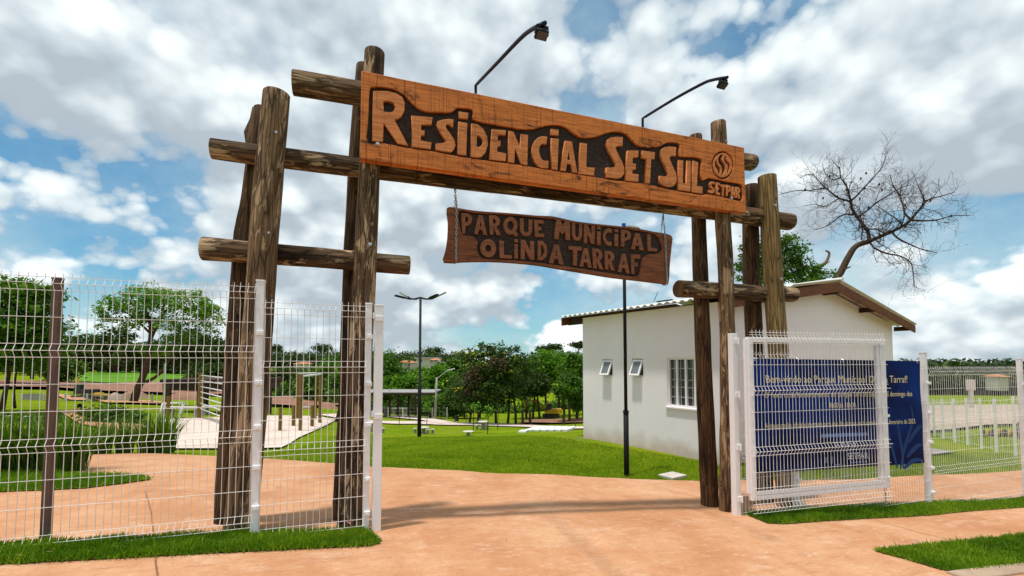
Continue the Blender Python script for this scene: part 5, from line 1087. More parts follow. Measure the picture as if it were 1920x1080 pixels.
mound(560, 765, 30, 13, G_SOIL, 'red rubble heap behind the four-post frame'); mound(612, 765, 28, 11, G_SOIL, 'red rubble heap right of the four-post frame'); mound(776, 760, 10, 10, G_SOIL, 'small reddish heap right of the far shelter')

# ------------------------------------------------------------------ far houses
def house(px, py, wpx, wall_h, roof_h, label, roofm=TERRA, wallm=STUCCO, depth=7.0, flat=False, d=None):
    p = Vector(at(px, py, d)) if d else ground(px, py); k_ = dep(p) / FPX; w = wpx * k_; M = Matrix.Rotation(-YAW, 3, 'Z'); r = thing('house', p, label, 'house', 'houses among the far trees')
    h = wall_h * k_; m_ = MB(); m_.box(p + Vector((0, 0, h / 2 - 1)), (w * .86, depth, h + 2), M); m_.build('wall', wallm, r)
    m_ = MB(); rh = roof_h * k_
    if flat: m_.box(p + Vector((0, 0, h + rh / 2)), (w, depth + 1, rh), M)
    else:
        P = [M @ Vector((x * w / 2, y * (depth / 2 + .6), 0)) + p + Vector((0, 0, h)) for x, y in ((-1, -1), (1, -1), (1, 1), (-1, 1))]; Q = [M @ Vector((x * w * .16, 0, 0)) + p + Vector((0, 0, h + rh)) for x in (-1, 1)]
        m_.add(P + Q, [(0, 1, 5, 4), (1, 2, 5), (2, 3, 4, 5), (3, 0, 4), (3, 2, 1, 0)])
    m_.build('roof', roofm, r)
    for u in (-.25, .22):
        c_ = p + M @ Vector((u * w, -depth / 2 - .02, h * .5)); q = MB(); q.box(c_, (w * .12, .06, h * .4), M); q.build('window', GLASS, r)
GREYROOF = simple('grey_roof', (.33, .31, .30), .8, .15, 1, kind='World')
house(764, 689, 32, 9, 4.5, 'house with a terracotta hipped roof right of the white left gate post', d=150)
house(803, 681, 46, 8, 3, 'long low grey-roofed house behind the four-armed lamp post', GREYROOF, flat=True, d=190)
house(817, 680, 18, 5, 3.2, 'small house with an orange tiled roof right of the four-armed lamp post', d=150)
house(834, 686, 14, 6, 1.5, 'small white flat-roofed house left of the dark flowering tree', SLABM, simple('white_wall_far', (.7, .68, .66), .9, .1, 1), flat=True, d=150)
house(570, 688, 26, 6, 3.5, 'orange-roofed house on the hill seen through the narrow left mesh panel', d=170)
house(183, 669, 42, 5, 3, 'long pale building under the dark trees at the far left', SLABM, flat=True, d=150)
house(343, 664, 20, 4, 2, 'small white-roofed building left of the tall left logs', SLABM, flat=True, d=150)
house(1868, 709, 22, 3, 4.5, 'terracotta-roofed house before the dark wood at the far right', d=74, depth=2.0)
house(118, 676, 16, 4, 2, 'small pale shed behind the brown steel post', STUCCO, flat=True, d=140)

# ------------------------------------------------------------------ right-hand background
r = thing('background_fence', ground(1800, 812), 'white mesh fence running back beside the gravel lot at the far right', 'fence')
tops = [(1752, 748, 817), (1769, 748, 822), (1791, 748, 829), (1815, 747, 834), (1841, 747, 841), (1869, 748, 848), (1905, 743, 855), (1950, 740, 868)]
PP = []
for x, yt, yb in tops:
    p = ground(x, yb); h = hgt(p, yt); PP.append((p, h)); m_ = MB(); m_.box(p + Vector((0, 0, h / 2 - .1)), (.052, .052, h + .2)); m_.build('fence_post', WHITE, r)
m_ = MB()
for (a, ha), (b_, hb) in zip(PP[:-1], PP[1:]):
    n = max(3, int((b_ - a).length / .16))
    for i in range(n):
        t = i / n; q = a.lerp(b_, t); h = ha + (hb - ha) * t; m_.bar(q + Vector((0, 0, .05)), q + Vector((0, 0, h * .97)), .006)
    for k in (.05, .27, .5, .73, .95): m_.bar(a + Vector((0, 0, ha * k)), b_ + Vector((0, 0, hb * k)), .007)
tag(m_.build('wire_mesh', WIRE, r), kind='stuff')
r = thing('background_fence', ground(1800, 775), 'second paler mesh fence on the far side of the gravel lot', 'fence')
PP = []
for x, yt, yb in [(1735, 752, 772), (1785, 754, 785), (1831, 758, 792), (1862, 760, 795), (1884, 757, 800), (1960, 757, 806)]:
    p = ground(x, yb - 8); h = hgt(p, yt); PP.append((p, h)); m_ = MB(); m_.box(p + Vector((0, 0, h / 2)), (.05, .05, h)); m_.build('fence_post', WHITE, r)
m_ = MB()
for (a, ha), (b_, hb) in zip(PP[:-1], PP[1:]):
    n = max(3, int((b_ - a).length / .35))
    for i in range(n): t = i / n; q = a.lerp(b_, t); m_.bar(q, q + Vector((0, 0, ha + (hb - ha) * t)), .008)
    for k in (.1, .5, .95): m_.bar(a + Vector((0, 0, ha * k)), b_ + Vector((0, 0, hb * k)), .01)
tag(m_.build('wire_mesh', WIRE, r), kind='stuff')
p = ground(1822, 768); r = thing('notice_board', p, 'blank pale notice board on a wide post behind the gravel lot', 'sign'); k_ = dep(p) / FPX; M = Matrix.Rotation(-YAW, 3, 'Z')
h = hgt(p, 712); m_ = MB(); m_.box(p + Vector((0, 0, h - 10 * k_)), (16 * k_, .12, 20 * k_), M); m_.build('board', simple('pale_board', (.62, .52, .46), .8, .08, 1), r, bevel=.02); m_ = MB(); m_.box(p + Vector((0, 0, h / 2 - 10 * k_)), (5 * k_, .2, h - 20 * k_), M); m_.build('post', CONC, r)
YTYRE = simple('yellow_tyre', (.42, .27, .05), .8, .2, 5)
for i in range(7):
    p = ground(1842 + i * 10.5, 818); k_ = dep(p) / FPX; n = 14; m_ = MB(); ang = -YAW + .5
    for s in (0,):
        ring = [Vector((math.cos(ang) * math.cos(t) * 7 * k_, math.sin(ang) * math.cos(t) * 7 * k_, math.sin(t) * 11 * k_)) + p for t in [math.pi * j / 10 for j in range(11)]]
        m_.tube(ring, 2.6 * k_, 8)
    o = m_.build('half_tyre', RUBBER if i % 2 == 0 else YTYRE, None, True); o.location = (0, 0, 0)
    tag(o, ['dark half-buried tyre at the left end of the row', 'yellow-painted half-buried tyre beside the leftmost dark one', 'dark half-buried tyre third from the left in the row', 'yellow-painted half-buried tyre in the middle of the row', 'dark half-buried tyre third from the right in the row', 'yellow-painted half-buried tyre second from the right', 'dark half-buried tyre at the right end of the row'][i], 'tyre', 'row of half-buried tyres')
for px, py, yt, m, lab in ((1911, 823, 792, DARKWOOD, 'short dark post right of the half-buried tyres'), (1905, 822, 799, YELLOW, 'short yellow post right of the half-buried tyres')):
    o = thing('short_post', ground(px, py), lab, 'post'); pole(px, py, yt, 3.5, o, m, 'post')

# mid-distance boundary fence behind the trees, bin, utility pole, sapling stakes
def mid_fence(px0, px1, yb0, yb1, yt, label, n):
    r = thing('background_fence', ground((px0 + px1) / 2, (yb0 + yb1) / 2), label, 'fence'); PP = []
    for i in range(n + 1):
        x = px0 + (px1 - px0) * i / n; p = ground(x, yb0 + (yb1 - yb0) * i / n); PP.append((p, hgt(p, yt))); m_ = MB(); m_.box(p + Vector((0, 0, PP[-1][1] / 2)), (.08, .08, PP[-1][1])); m_.build('fence_post', CONC, r)
    m_ = MB()
    for (a, ha), (b_, hb) in zip(PP[:-1], PP[1:]):
        q = max(3, int((b_ - a).length / .3))
        for i in range(q): t = i / q; c_ = a.lerp(b_, t); m_.bar(c_, c_ + Vector((0, 0, ha + (hb - ha) * t)), .010)
        for k in (.05, .35, .65, .95): m_.bar(a + Vector((0, 0, ha * k)), b_ + Vector((0, 0, hb * k)), .012)
    tag(m_.build('wire_mesh', CONC2, r), kind='stuff')
mid_fence(700, 838, 783, 787, 764, 'grey mesh fence behind the far shelter and utility pole', 5)
mid_fence(0, 285, 748, 757, 738, 'grey mesh fence in front of the machines at the far left', 7)
p = ground(816, 787); o = thing('utility_pole', p, 'pale concrete utility pole left of the dark flowering tree', 'pole'); h = hgt(p, 708); m_ = MB(); m_.tube([p, p + Vector((.1, 0, h))], [.12, .08], 10); m_.build('pole', CONC2, o, True); m_ = MB(); m_.bar(p + Vector((.1, 0, h - .1)), p + Vector((.1, 0, h - .1)) + Vector(RT) * .9 + Vector((0, 0, .7)), .06); m_.build('arm', GALV, o); m_ = MB(); m_.bar(p + Vector((.1, 0, h - .1)) + Vector(RT) * .9 + Vector((0, 0, .7)), p + Vector((.1, 0, h)) + Vector(RT) * 1.5 + Vector((0, 0, .75)), .22, .09); m_.build('lamp_head', SLABM, o)
def litter(px, py, ytop, w, label, m):
    p = ground(px, py); h = hgt(p, ytop); k_ = dep(p) / FPX; o = thing('litter_bin', p, label, 'bin', 'litter bins'); m_ = MB(); m_.lathe(p + Vector((0, 0, h * .25)), [(w * k_ * .42, 0), (w * k_ * .5, h * .7), (w * k_ * .53, h * .71), (w * k_ * .53, h * .75)], 14); m_.build('bin', m, o)
    for s in (-1, 1): q = MB(); q.bar(p + Vector(RT) * (s * w * k_ * .55), p + Vector(RT) * (s * w * k_ * .55) + Vector((0, 0, h * .8)), .04); q.build('leg', BLACK, o)
BLUEBIN = simple('blue_black_bin', (.012, .016, .05), .5, .2)
litter(856, 793, 779, 6, 'dark blue litter bin on legs beneath the dark flowering tree', BLUEBIN); litter(807, 785, 778, 4.5, 'small black bin by the foot of the utility pole', BLACK); litter(149, 766, 757, 6, 'black litter bin beside the terracotta footpath at the left', BLACK)

# ------------------------------------------------------------------ vegetation
def leaf_cloud(ell, n, size, tint0=.5, tvar=.24, cl=30, up=.5, rng=None, clr=.15):
    rng = rng or RNG; vol = np.array([e[1][0] * e[1][1] * e[1][2] for e in ell]) ** .8; vol /= vol.sum(); Vs, Ts = [], []
    for (c, r), f in zip(ell, vol):
        k = max(1, int(n * f / cl)); d = rng.normal(size=(k, 3)); d /= np.linalg.norm(d, axis=1)[:, None]; rad = rng.random(k) ** .38
        C = np.array(c) + d * rad[:, None] * np.array(r) * (1 + .16 * rng.normal(size=(k, 1))); ct = np.clip(rng.normal(tint0, tvar, k), .05, .95)
        rc = np.mean(r) * clr * rng.uniform(.6, 1.4, k); rc = np.maximum(rc, size * 1.6)
        P = (C[:, None] + rng.normal(size=(k, cl, 3)) * rc[:, None, None] * np.array([.75, .75, .42])).reshape(-1, 3); t = np.clip(np.repeat(ct, cl) + rng.normal(0, .12, k * cl), 0, 1)
        Vs.append(P); Ts.append(t)
    P = np.concatenate(Vs); T = np.concatenate(Ts); m_ = len(P); s = size * rng.uniform(.6, 1.4, m_)
    nrm = rng.normal(size=(m_, 3)); nrm[:, 2] = np.abs(nrm[:, 2]) + up; nrm /= np.linalg.norm(nrm, axis=1)[:, None]
    a = np.cross(nrm, rng.normal(size=(m_, 3))); a /= np.linalg.norm(a, axis=1)[:, None] + 1e-9; b = np.cross(nrm, a)
    V = np.stack([P - a * s[:, None] * .62, P + b * s[:, None] * .34, P + a * s[:, None] * .62, P - b * s[:, None] * .34], 1)
    return V.reshape(-1, 3), np.arange(m_ * 4).reshape(-1, 4), np.repeat(T, 4)
def px_ell(d, lst):
    out = []
    for px, py, rx, ry, dd in lst:
        k_ = (d + dd) / FPX; out.append((at(px, py, d + dd), (rx * k_, rx * k_ * .9, ry * k_)))
    return out
def tree(name, label, base, d, ells, trunks, mt, n, size, group=None, cat='tree', bark=None, tint=.5, extra=(), tw=1.0, up=.5):
    r = thing(name, base, label, cat, group); k_ = d / FPX; m_ = MB()
    for pts, w0, w1 in trunks:
        q = [Vector(at(x, y, d + dd)) for x, y, dd in pts]; q = [Vector(c) for c in catmull([tuple(v) for v in q], 4, False)]
        m_.tube(q, [(w0 + (w1 - w0) * i / (len(q) - 1)) * k_ / 2 * tw for i in range(len(q))], 8)
    if trunks: m_.build('trunk', bark or BARK, r, True)
    V, F, T = leaf_cloud(px_ell(d, ells), n, size, tint, up=up); np_mesh('crown', V, F, mt, r, T)
    for nm, e2, m2, n2, s2 in extra:
        V, F, T = leaf_cloud(px_ell(d, e2), n2, s2, .5, cl=6, clr=.5); tag(np_mesh(nm, V, F, m2, r, T), kind='stuff')
    return r
# left side
D = 30; b = ground(252, 756); D = dep(b)
tree('spreading_tree', 'broad spreading tree with a leaning forked trunk seen through the wide mesh panel', b, D,
     [(245, 575, 52, 26, 0), (300, 560, 62, 24, 0), (360, 578, 52, 30, 0), (395, 600, 24, 30, 0), (210, 585, 28, 18, 0), (285, 600, 45, 20, .5), (345, 612, 40, 22, -.5), (215, 610, 26, 12, 0), (390, 575, 26, 18, 0), (270, 548, 30, 12, 0), (345, 632, 30, 14, 0), (300, 655, 40, 16, 1)],
     [([(248, 762, 0), (256, 735, 0), (272, 695, 0), (280, 655, 0), (282, 610, 0), (270, 575, 0)], 15, 4), ([(262, 720, 0), (290, 708, 0), (312, 685, 0), (330, 640, 0), (345, 595, 0)], 7, 2), ([(281, 640, 0), (300, 600, 0), (320, 570, 0)], 6, 2), ([(282, 625, 0), (250, 595, 0), (225, 580, 0)], 5, 1.5)], L_BRIGHT, 13000, .150, tint=.66)
b = ground(8, 772); D = dep(b)
tree('leafy_tree', 'dark leafy tree at the left edge of the picture', b, D, [(10, 560, 62, 36, 0), (60, 560, 38, 28, 0), (30, 610, 70, 42, 0), (85, 615, 30, 34, 0), (20, 660, 70, 35, 0), (75, 545, 26, 14, 0), (85, 655, 26, 22, 0)],
     [([(2, 775, 0), (10, 735, 0), (18, 690, 0), (22, 610, 0)], 10, 3), ([(28, 765, .5), (26, 735, .3), (30, 700, 0)], 5, 3)], L_MID, 13000, .15, tint=.58)
for px, py, d, rx, ry, lab in ((60, 660, 60, 60, 34, 'dark bushy tree behind the left edge tree'), (150, 655, 95, 45, 28, 'dark rounded tree left of the spreading tree, over the far pale building'), (215, 645, 85, 36, 34, 'dark tree close behind the left half of the spreading tree'), (265, 668, 80, 40, 24, 'low dark tree under the spreading tree crown'), (350, 650, 75, 50, 34, 'dark tree close behind the right half of the spreading tree'), (400, 660, 110, 34, 26, 'dark tree between the spreading tree and the left logs'), (445, 672, 120, 30, 20, 'rounded tree just left of the outer gateway logs'), (115, 690, 70, 34, 18, 'low bush below the far pale shed at the left'), (395, 700, 60, 35, 22, 'dark bush behind the top of the ladder frame')):
    p = at(px, py + ry * .9, d); p[2] = tz(p[0], p[1])
    tree('dark_tree', lab, p, d, [(px, py, rx, ry, 0), (px - rx * .5, py + ry * .3, rx * .5, ry * .7, 0), (px + rx * .5, py + ry * .2, rx * .5, ry * .8, 0)], [([(px, py + ry * 1.5, 0), (px, py, 0)], 6, 3)], L_DARK if 'dark' in lab else L_MID, 3600, d * .0062, 'dark trees behind the pasture', tint=.5)
# through the narrow left panel
for px, py, d, rx, ry, mt, lab in ((520, 720, 70, 40, 26, L_DARK, 'dark bush behind the low posts of the playground'), (560, 735, 60, 40, 22, L_MID, 'mid green bush behind the four-post frame, left half'), (610, 715, 55, 40, 36, L_MID, 'leafy tree behind the four-post frame, right half'), (640, 700, 60, 36, 42, L_MID, 'tall leafy tree just left of the inner left logs'), (672, 690, 70, 36, 36, L_MID, 'leafy tree behind the inner left logs')):
    p = ground(px, py + ry); tree('leafy_tree', lab, p, d, [(px, py, rx, ry, 0), (px - rx * .4, py + ry * .4, rx * .6, ry * .6, 0), (px + rx * .4, py - ry * .2, rx * .6, ry * .7, 0)], [([(px, py + ry * 1.5, 0), (px, py, 0)], 4, 2)], mt, 4200, d * .0060, 'trees behind the playground', tint=.5)
b = ground(632, 790); tree('young_tree', 'small leaning tree at the tip of the playground slab', b, dep(b), [(640, 730, 22, 26, 0), (655, 720, 18, 22, 0), (628, 712, 16, 16, 0)], [([(630, 792, 0), (636, 765, 0), (645, 735, 0)], 5, 2), ([(634, 775, 0), (655, 745, 0)], 4, 2)], L_MID, 2200, .13)
# middle: bright wood right of the gate post
mids = [(715, 700, 46, 40, 60, L_MID, .5, 'tall mid green tree just right of the white left gate post'), (735, 740, 40, 34, 52, L_MID, .55, 'bushy tree over the far shelter roof'), (770, 735, 34, 28, 50, L_BRIGHT, .5, 'bright bushy tree right of the far shelter'), (790, 712, 40, 24, 62, L_BRIGHT, .6, 'bright rounded tree behind the four-armed lamp post'), (820, 715, 34, 28, 60, L_BRIGHT, .5, 'bright tree behind the utility pole'), (845, 700, 30, 26, 70, L_MID, .45, 'mid green tree behind the left flank of the dark flowering tree'), (760, 765, 50, 18, 48, L_DARK, .6, 'low dark shrub behind the mesh fence by the shelter'), (830, 760, 40, 22, 46, L_MID, .45, 'leafy shrub left of the dark flowering tree'), (870, 745, 30, 34, 42, L_DARK, .65, 'darker tree directly left of the dark flowering tree')]
for px, py, rx, ry, d, mt, ti, lab in mids:
    p = ground(px, py + ry * 1.3); tree('leafy_tree', lab, p, d, [(px, py, rx, ry, 0), (px - rx * .5, py + ry * .35, rx * .6, ry * .7, -1), (px + rx * .45, py + ry * .1, rx * .6, ry * .8, .5), (px, py - ry * .5, rx * .55, ry * .55, 0)], [([(px, py + ry * 1.6, 0), (px + 2, py, 0)], 4, 2)], mt, 6500, d * .0050, 'trees across the middle of the park', tint=ti)
b = ground(915, 795); D = dep(b)
tree('flowering_tree', 'large dark tree dotted with yellow flowers in the middle of the park', b, D,
     [(920, 690, 48, 40, 0), (940, 665, 42, 24, 0), (885, 715, 38, 36, 0), (965, 702, 38, 36, 0), (915, 742, 56, 30, 0), (955, 735, 34, 22, 0), (878, 668, 22, 16, 0), (870, 745, 26, 26, 0), (915, 650, 18, 10, 0), (990, 690, 22, 24, 0), (925, 712, 50, 40, -1)],
     [([(898, 798, 0), (899, 770, 0), (905, 735, 0), (915, 690, 0)], 9, 3), ([(930, 798, .5), (929, 770, .5), (925, 735, 0)], 6, 3), ([(952, 797, .8), (954, 770, .8), (955, 730, 0)], 6, 3), ([(967, 796, 1), (966, 765, 1), (960, 735, 0)], 6, 3), ([(880, 795, 1), (884, 770, 1), (888, 740, 0)], 5, 2)],
     L_DARK, 17000, .17, tint=.55, extra=[('flowers', [(920, 668, 60, 26, -1.5), (870, 700, 26, 30, -1.5), (840, 712, 22, 8, -1), (965, 690, 20, 30, -1.5)], L_YELLOW, 96, .13), ('dry_vine', [(893, 705, 18, 22, -1.8), (930, 682, 18, 12, -1.8), (885, 735, 14, 12, -1.5)], L_BROWN, 1500, .16)])
rights = [(1022, 692, 38, 32, 44, L_BRIGHT, .55, 'bright green tree right of the dark flowering tree'), (1052, 688, 32, 28, 46, L_BRIGHT, .6, 'bright green tree farther right, under the flat-topped far tree'), (1080, 698, 30, 38, 40, L_MID, .5, 'mid green tree touching the white building'), (1005, 722, 28, 22, 42, L_DARK, .6, 'dark low crown above the raised excavator arm'), (1066, 726, 24, 22, 36, L_MID, .35, 'vine-draped tree before the second excavator'), (1088, 740, 18, 26, 38, L_MID, .45, 'lower leafy tree at the corner of the white building'), (985, 715, 28, 30, 43, L_DARK, .6, 'dark tree at the right shoulder of the dark flowering tree')]
for i, (px, py, rx, ry, d, mt, ti, lab) in enumerate(rights):
    p = ground(px, 795); tree('leafy_tree', lab, p, d, [(px, py, rx, ry, 0), (px - rx * .5, py + ry * .35, rx * .6, ry * .7, -1), (px + rx * .45, py + ry * .1, rx * .6, ry * .8, .5), (px, py - ry * .5, rx * .55, ry * .55, 0)],
         [([(px + s, 798, 0), (px + s * .8, 770, 0), (px, py, 0)], 6, 3) for s in ((-6, 7) if i % 2 else (2,))], mt, 7000, d * .0046, 'trees right of the flowering tree', tint=ti)
for px, py, d, rx, ry, mt, lab in ((1000, 765, 66, 22, 14, L_MID, 'low shrub behind the raised excavator arm'), (1030, 768, 70, 18, 12, L_DARK, 'dark shrub right behind the excavator boom'), (1062, 762, 68, 24, 18, L_MID, 'shrub behind the cab of the excavator near the building'), (1088, 772, 60, 12, 14, L_DARK, 'dark shrub by the corner of the white building'), (955, 770, 60, 18, 12, L_MID, 'shrub seen between the trunks of the dark flowering tree'), (915, 768, 62, 18, 12, L_DARK, 'dark shrub left between the trunks of the dark flowering tree')):
    p = ground(px, py + ry); tree('shrub', lab, p, d, [(px, py, rx, ry, 0), (px - rx * .5, py + ry * .4, rx * .5, ry * .6, 0), (px + rx * .5, py + ry * .3, rx * .5, ry * .6, 0)], [([(px, py + ry * 1.3, 0), (px, py, 0)], 2, 1)], mt, 1800, d * .0055, 'shrubs under the trees', 'shrub', tint=.5)
# bare stakes and saplings on the lawn
for px, py, yt, cr, lab in ((800, 797, 758, 1, 'thin sapling behind the table by the four-armed lamp post'), (887, 812, 756, 1, 'staked sapling beside the lone round table'), (933, 806, 756, 0, 'bare stake right of the table nearest the far footpath'), (914, 814, 765, 1, 'sapling in front of the table nearest the far footpath'), (767, 791, 760, 0, 'bare stake left of the four-armed lamp post, by the path'), (874, 793, 762, 0, 'yellowish stake under the dark flowering tree'), (748, 797, 778, 0, 'short bare stake beside the far footpath'), (1079, 802, 778, 0, 'bare stake near the corner of the white building')):
    p = ground(px, py); h = hgt(p, yt); r = thing('sapling', p, lab, 'sapling' if cr else 'stake', 'saplings and stakes on the lawn'); m_ = MB(); m_.tube([p, p + Vector((.03, 0, h * .6)), p + Vector((0, .02, h))], .022, 6); m_.build('stem', OLIVEPOST if 'yellow' in lab else BARK, r)
    if cr: V, F, T = leaf_cloud([(p + Vector((0, 0, h * .85)), (.22, .22, .3))], 110, .10, .6, cl=10, clr=.5); np_mesh('crown', V, F, L_BRIGHT, r, T)
for px, py, yt, lab in ((980, 797, 768, 'stout dark stump left of the raised excavator arm'), (994, 797, 769, 'stout dark stump below the raised excavator arm'), (1057, 796, 776, 'short dark stump under the second excavator')):
    o = thing('tree_stump', ground(px, py), lab, 'stump', 'stumps under the trees'); pole(px, py, yt, 5, o, BARK, 'stump')
# far wood on the hill, trees one can tell apart along the skyline
fm = []
for i in range(5):
    V, F, T = leaf_cloud([((0, 0, 5.2), (4.6, 4.6, 3.0)), ((2.2, 1, 4.2), (3, 3, 2.4)), ((-2.4, 0, 4.4), (3, 3, 2.3)), ((0, 0, 2.2), (3.6, 3.6, 2.2))], 900, .95, .5, cl=9, clr=.3); o = np_mesh('crown', V, F, L_FAR, None, T); fm.append(o.data); bpy.data.objects.remove(o)
tm = MB(); tm.tube([(0, 0, -1), (0, 0, 5)], [.35, .2], 6); to = tm.build('trunk', BARK); tmm = to.data; bpy.data.objects.remove(to)
def far_tree(x, y, z, s, sz, label, group):
    r = thing('far_tree', (x, y, z), label, 'tree', group, random.uniform(0, 6.3)); r.scale = (s, s, sz)
    for nm, me in (('trunk', tmm), ('crown', random.choice(fm))): o = bpy.data.objects.new(nm, me); COL.objects.link(o); o.parent = r
def wood(px0, px1, d0, d1, ytop, n, label, group, jit=6):
    for i in range(n):
        px = px0 + (px1 - px0) * (i + random.uniform(.1, .9)) / n; d = random.uniform(d0, d1); p = at(px, 680, d); z = tz(p[0], p[1]); yt = ytop + random.uniform(-jit, jit) * .6
        H = CAM[2] + ray(px, yt)[2] * d - z; H = max(H, 4); far_tree(p[0], p[1], z - .3, max(.6, H / 8.2) * random.uniform(.85, 1.2), H / 8.2, label, group)
wood(480, 700, 170, 260, 660, 22, 'dark round-topped tree of the wood on the hill behind the playground', 'trees of the hill wood at the left')
wood(500, 690, 110, 150, 690, 10, 'lower tree on the slope in front of the hill wood at the left', 'slope trees at the left')
wood(700, 880, 200, 280, 661, 20, 'dark round-topped tree of the wood behind the far houses', 'trees of the hill wood in the middle')
wood(690, 860, 100, 140, 694, 12, 'tree on the slope below the far orange-roofed houses', 'slope trees in the middle')
wood(980, 1110, 150, 240, 664, 12, 'dark tree on the skyline left of the white building', 'skyline trees near the building')
wood(60, 480, 160, 260, 650, 26, 'dark tree of the wood behind the bright pasture', 'trees of the wood behind the pasture')
wood(1690, 2000, 88, 130, 676, 34, 'dark tree of the dense wood behind the gravel lot', 'trees of the dense wood at the right', 2)
wood(1690, 2000, 78, 86, 706, 16, 'lower tree at the front edge of the dense wood behind the gravel lot', 'front trees of the dense wood at the right', 5)
wood(-250, 60, 90, 200, 640, 14, 'dark tree of the wood beyond the left edge tree', 'trees of the wood at the far left')
for px, py, d, rx, lab in ((810, 657, 230, 16, 'flat-topped umbrella tree on the skyline right of the four-armed lamp post'), (606, 652, 220, 16, 'flat-topped umbrella tree on the skyline above the orange hill house'), (1040, 650, 120, 15, 'wide flat-topped tree on the skyline left of the white building'), (1016, 655, 130, 8, 'small flat-topped tree beside the wide flat-topped one'), (518, 654, 220, 5, 'tiny palm-like tree on the skyline right of the outer left logs'), (1084, 646, 70, 11, 'dark upright tree top touching the roof of the white building')):
    p = at(px, 690, d); p[2] = tz(p[0], p[1]); tree('umbrella_tree', lab, p, d, [(px, py, rx, 4, 0), (px + rx * .4, py + 3, rx * .6, 3.5, 0), (px - rx * .4, py + 2, rx * .5, 3, 0)], [([(px, 700, 0), (px + 1, py, 0)], 2.2, 1.2), ([(px, py + 14, 0), (px + rx * .5, py + 2, 0)], 1.2, .8)], L_FAR, 700, d * .0042)
# green tree behind the right gateway logs
D = 15
b = at(1450, 700, D); b[2] = tz(b[0], b[1])
tree('green_tree', 'green leafy tree with pale bare limbs behind the right gateway logs', b, D, [(1400, 505, 26, 34, 0), (1440, 480, 36, 34, 0), (1470, 500, 34, 30, .3), (1500, 480, 26, 20, 0), (1410, 465, 22, 22, 0), (1520, 510, 28, 18, 0), (1545, 515, 14, 12, 0), (1470, 455, 30, 14, 0), (1440, 525, 40, 18, 0), (1505, 525, 36, 12, 0)],
     [([(1522, 720, 0), (1520, 600, 0), (1522, 530, 0), (1528, 505, 0), (1548, 492, 0), (1555, 475, 0), (1548, 470, 0)], 9, 3), ([(1522, 515, 0), (1500, 495, 0), (1480, 480, 0)], 6, 2), ([(1528, 505, 0), (1500, 500, 0), (1468, 505, -.2)], 5, 2), ([(1525, 510, 0), (1540, 500, 0), (1556, 490, 0)], 4, 1.5), ([(1518, 518, 0), (1490, 508, 0)], 3, 1.5)], L_MID, 9500, .082, bark=BARK2, tint=.42)
# bare tree: traced limbs, then twigs grown from them
def zt(x, y): return (1360 + x / 3.0, 270 + y / 3.0)
D = 17.0; b = at(1553, 700, D); b[2] = tz(b[0], b[1])
r = thing('bare_tree', b, 'leafless tree with a bent trunk and a fan of fine twigs above the white roof', 'tree'); KB = D / FPX
limbs = [([(600, 1300, 0), (600, 950, 0), (615, 780, 0), (650, 720, 0), (690, 640, 0), (735, 575, 0), (810, 548, 0)], 16, 9), ([(810, 548, 0), (803, 500, .2), (780, 460, .3), (742, 412, .5), (712, 360, .6), (700, 325, .7), (640, 305, .8), (590, 270, 1), (560, 250, 1.1), (470, 262, 1.3), (400, 262, 1.4), (322, 280, 1.5)], 7, 1.2), ([(712, 350, .6), (700, 300, .4), (682, 240, .3), (650, 190, .3), (640, 140, .2), (600, 90, .1)], 4, 1), ([(700, 325, .7), (740, 290, .2), (790, 235, -.2), (840, 180, -.4), (880, 130, -.6), (905, 70, -.7)], 4, 1),
         ([(810, 548, 0), (850, 530, -.3), (930, 495, -.6), (1000, 462, -.9), (1045, 425, -1.1), (1090, 370, -1.2), (1140, 315, -1.3), (1220, 292, -1.4), (1290, 270, -1.5)], 7.5, 1.2), ([(1045, 425, -1.1), (1010, 390, -.8), (998, 340, -.6), (975, 280, -.4), (945, 235, -.3), (925, 170, -.2)], 4, 1), ([(1040, 428, -1.1), (1120, 432, -1.3), (1200, 425, -1.5), (1270, 405, -1.6), (1375, 402, -1.8)], 4, 1), ([(935, 493, -.6), (970, 530, -1), (1040, 565, -1.3), (1100, 590, -1.4), (1190, 612, -1.5)], 4, 1), ([(812, 552, 0), (840, 585, -.5), (905, 615, -.9), (980, 630, -1.2), (1040, 665, -1.4), (1055, 720, -1.5), (1062, 800, -1.5)], 4, 1), ([(765, 440, .4), (770, 480, .5), (765, 540, .5)], 3, 1.5), ([(720, 395, .5), (660, 400, .9), (600, 440, 1.2), (550, 470, 1.3), (500, 480, 1.4)], 3.2, 1), ([(742, 412, .4), (800, 372, -.3), (850, 330, -.7), (900, 300, -1), (980, 250, -1.2), (1040, 230, -1.3)], 3.4, 1), ([(800, 480, .2), (850, 480, -.5), (900, 500, -1), (950, 460, -1.4)], 3.5, 1), ([(1090, 370, -1.2), (1120, 330, -.6), (1100, 270, -.3), (1070, 200, 0)], 3, .9), ([(1000, 462, -.9), (960, 420, -1.5), (900, 380, -2), (860, 350, -2.2)], 3, .9), ([(640, 305, .8), (600, 330, 1.4), (560, 350, 1.7), (500, 340, 1.9), (430, 350, 2)], 2.6, .8), ([(650, 720, 0), (680, 700, -.2), (708, 690, -.3)], 6, 1.5), ([(560, 250, 1.1), (520, 200, 1.1), (480, 170, 1.2), (420, 190, 1.2)], 2.2, .8), ([(645, 190, .3), (600, 200, .6), (560, 160, .8), (545, 110, .9)], 2.2, .8)]
tk = MB(); br = MB(); pods = []; rg = random.Random(5)
def to3(x, y, dd): return Vector(at(*zt(x, y), D + dd))
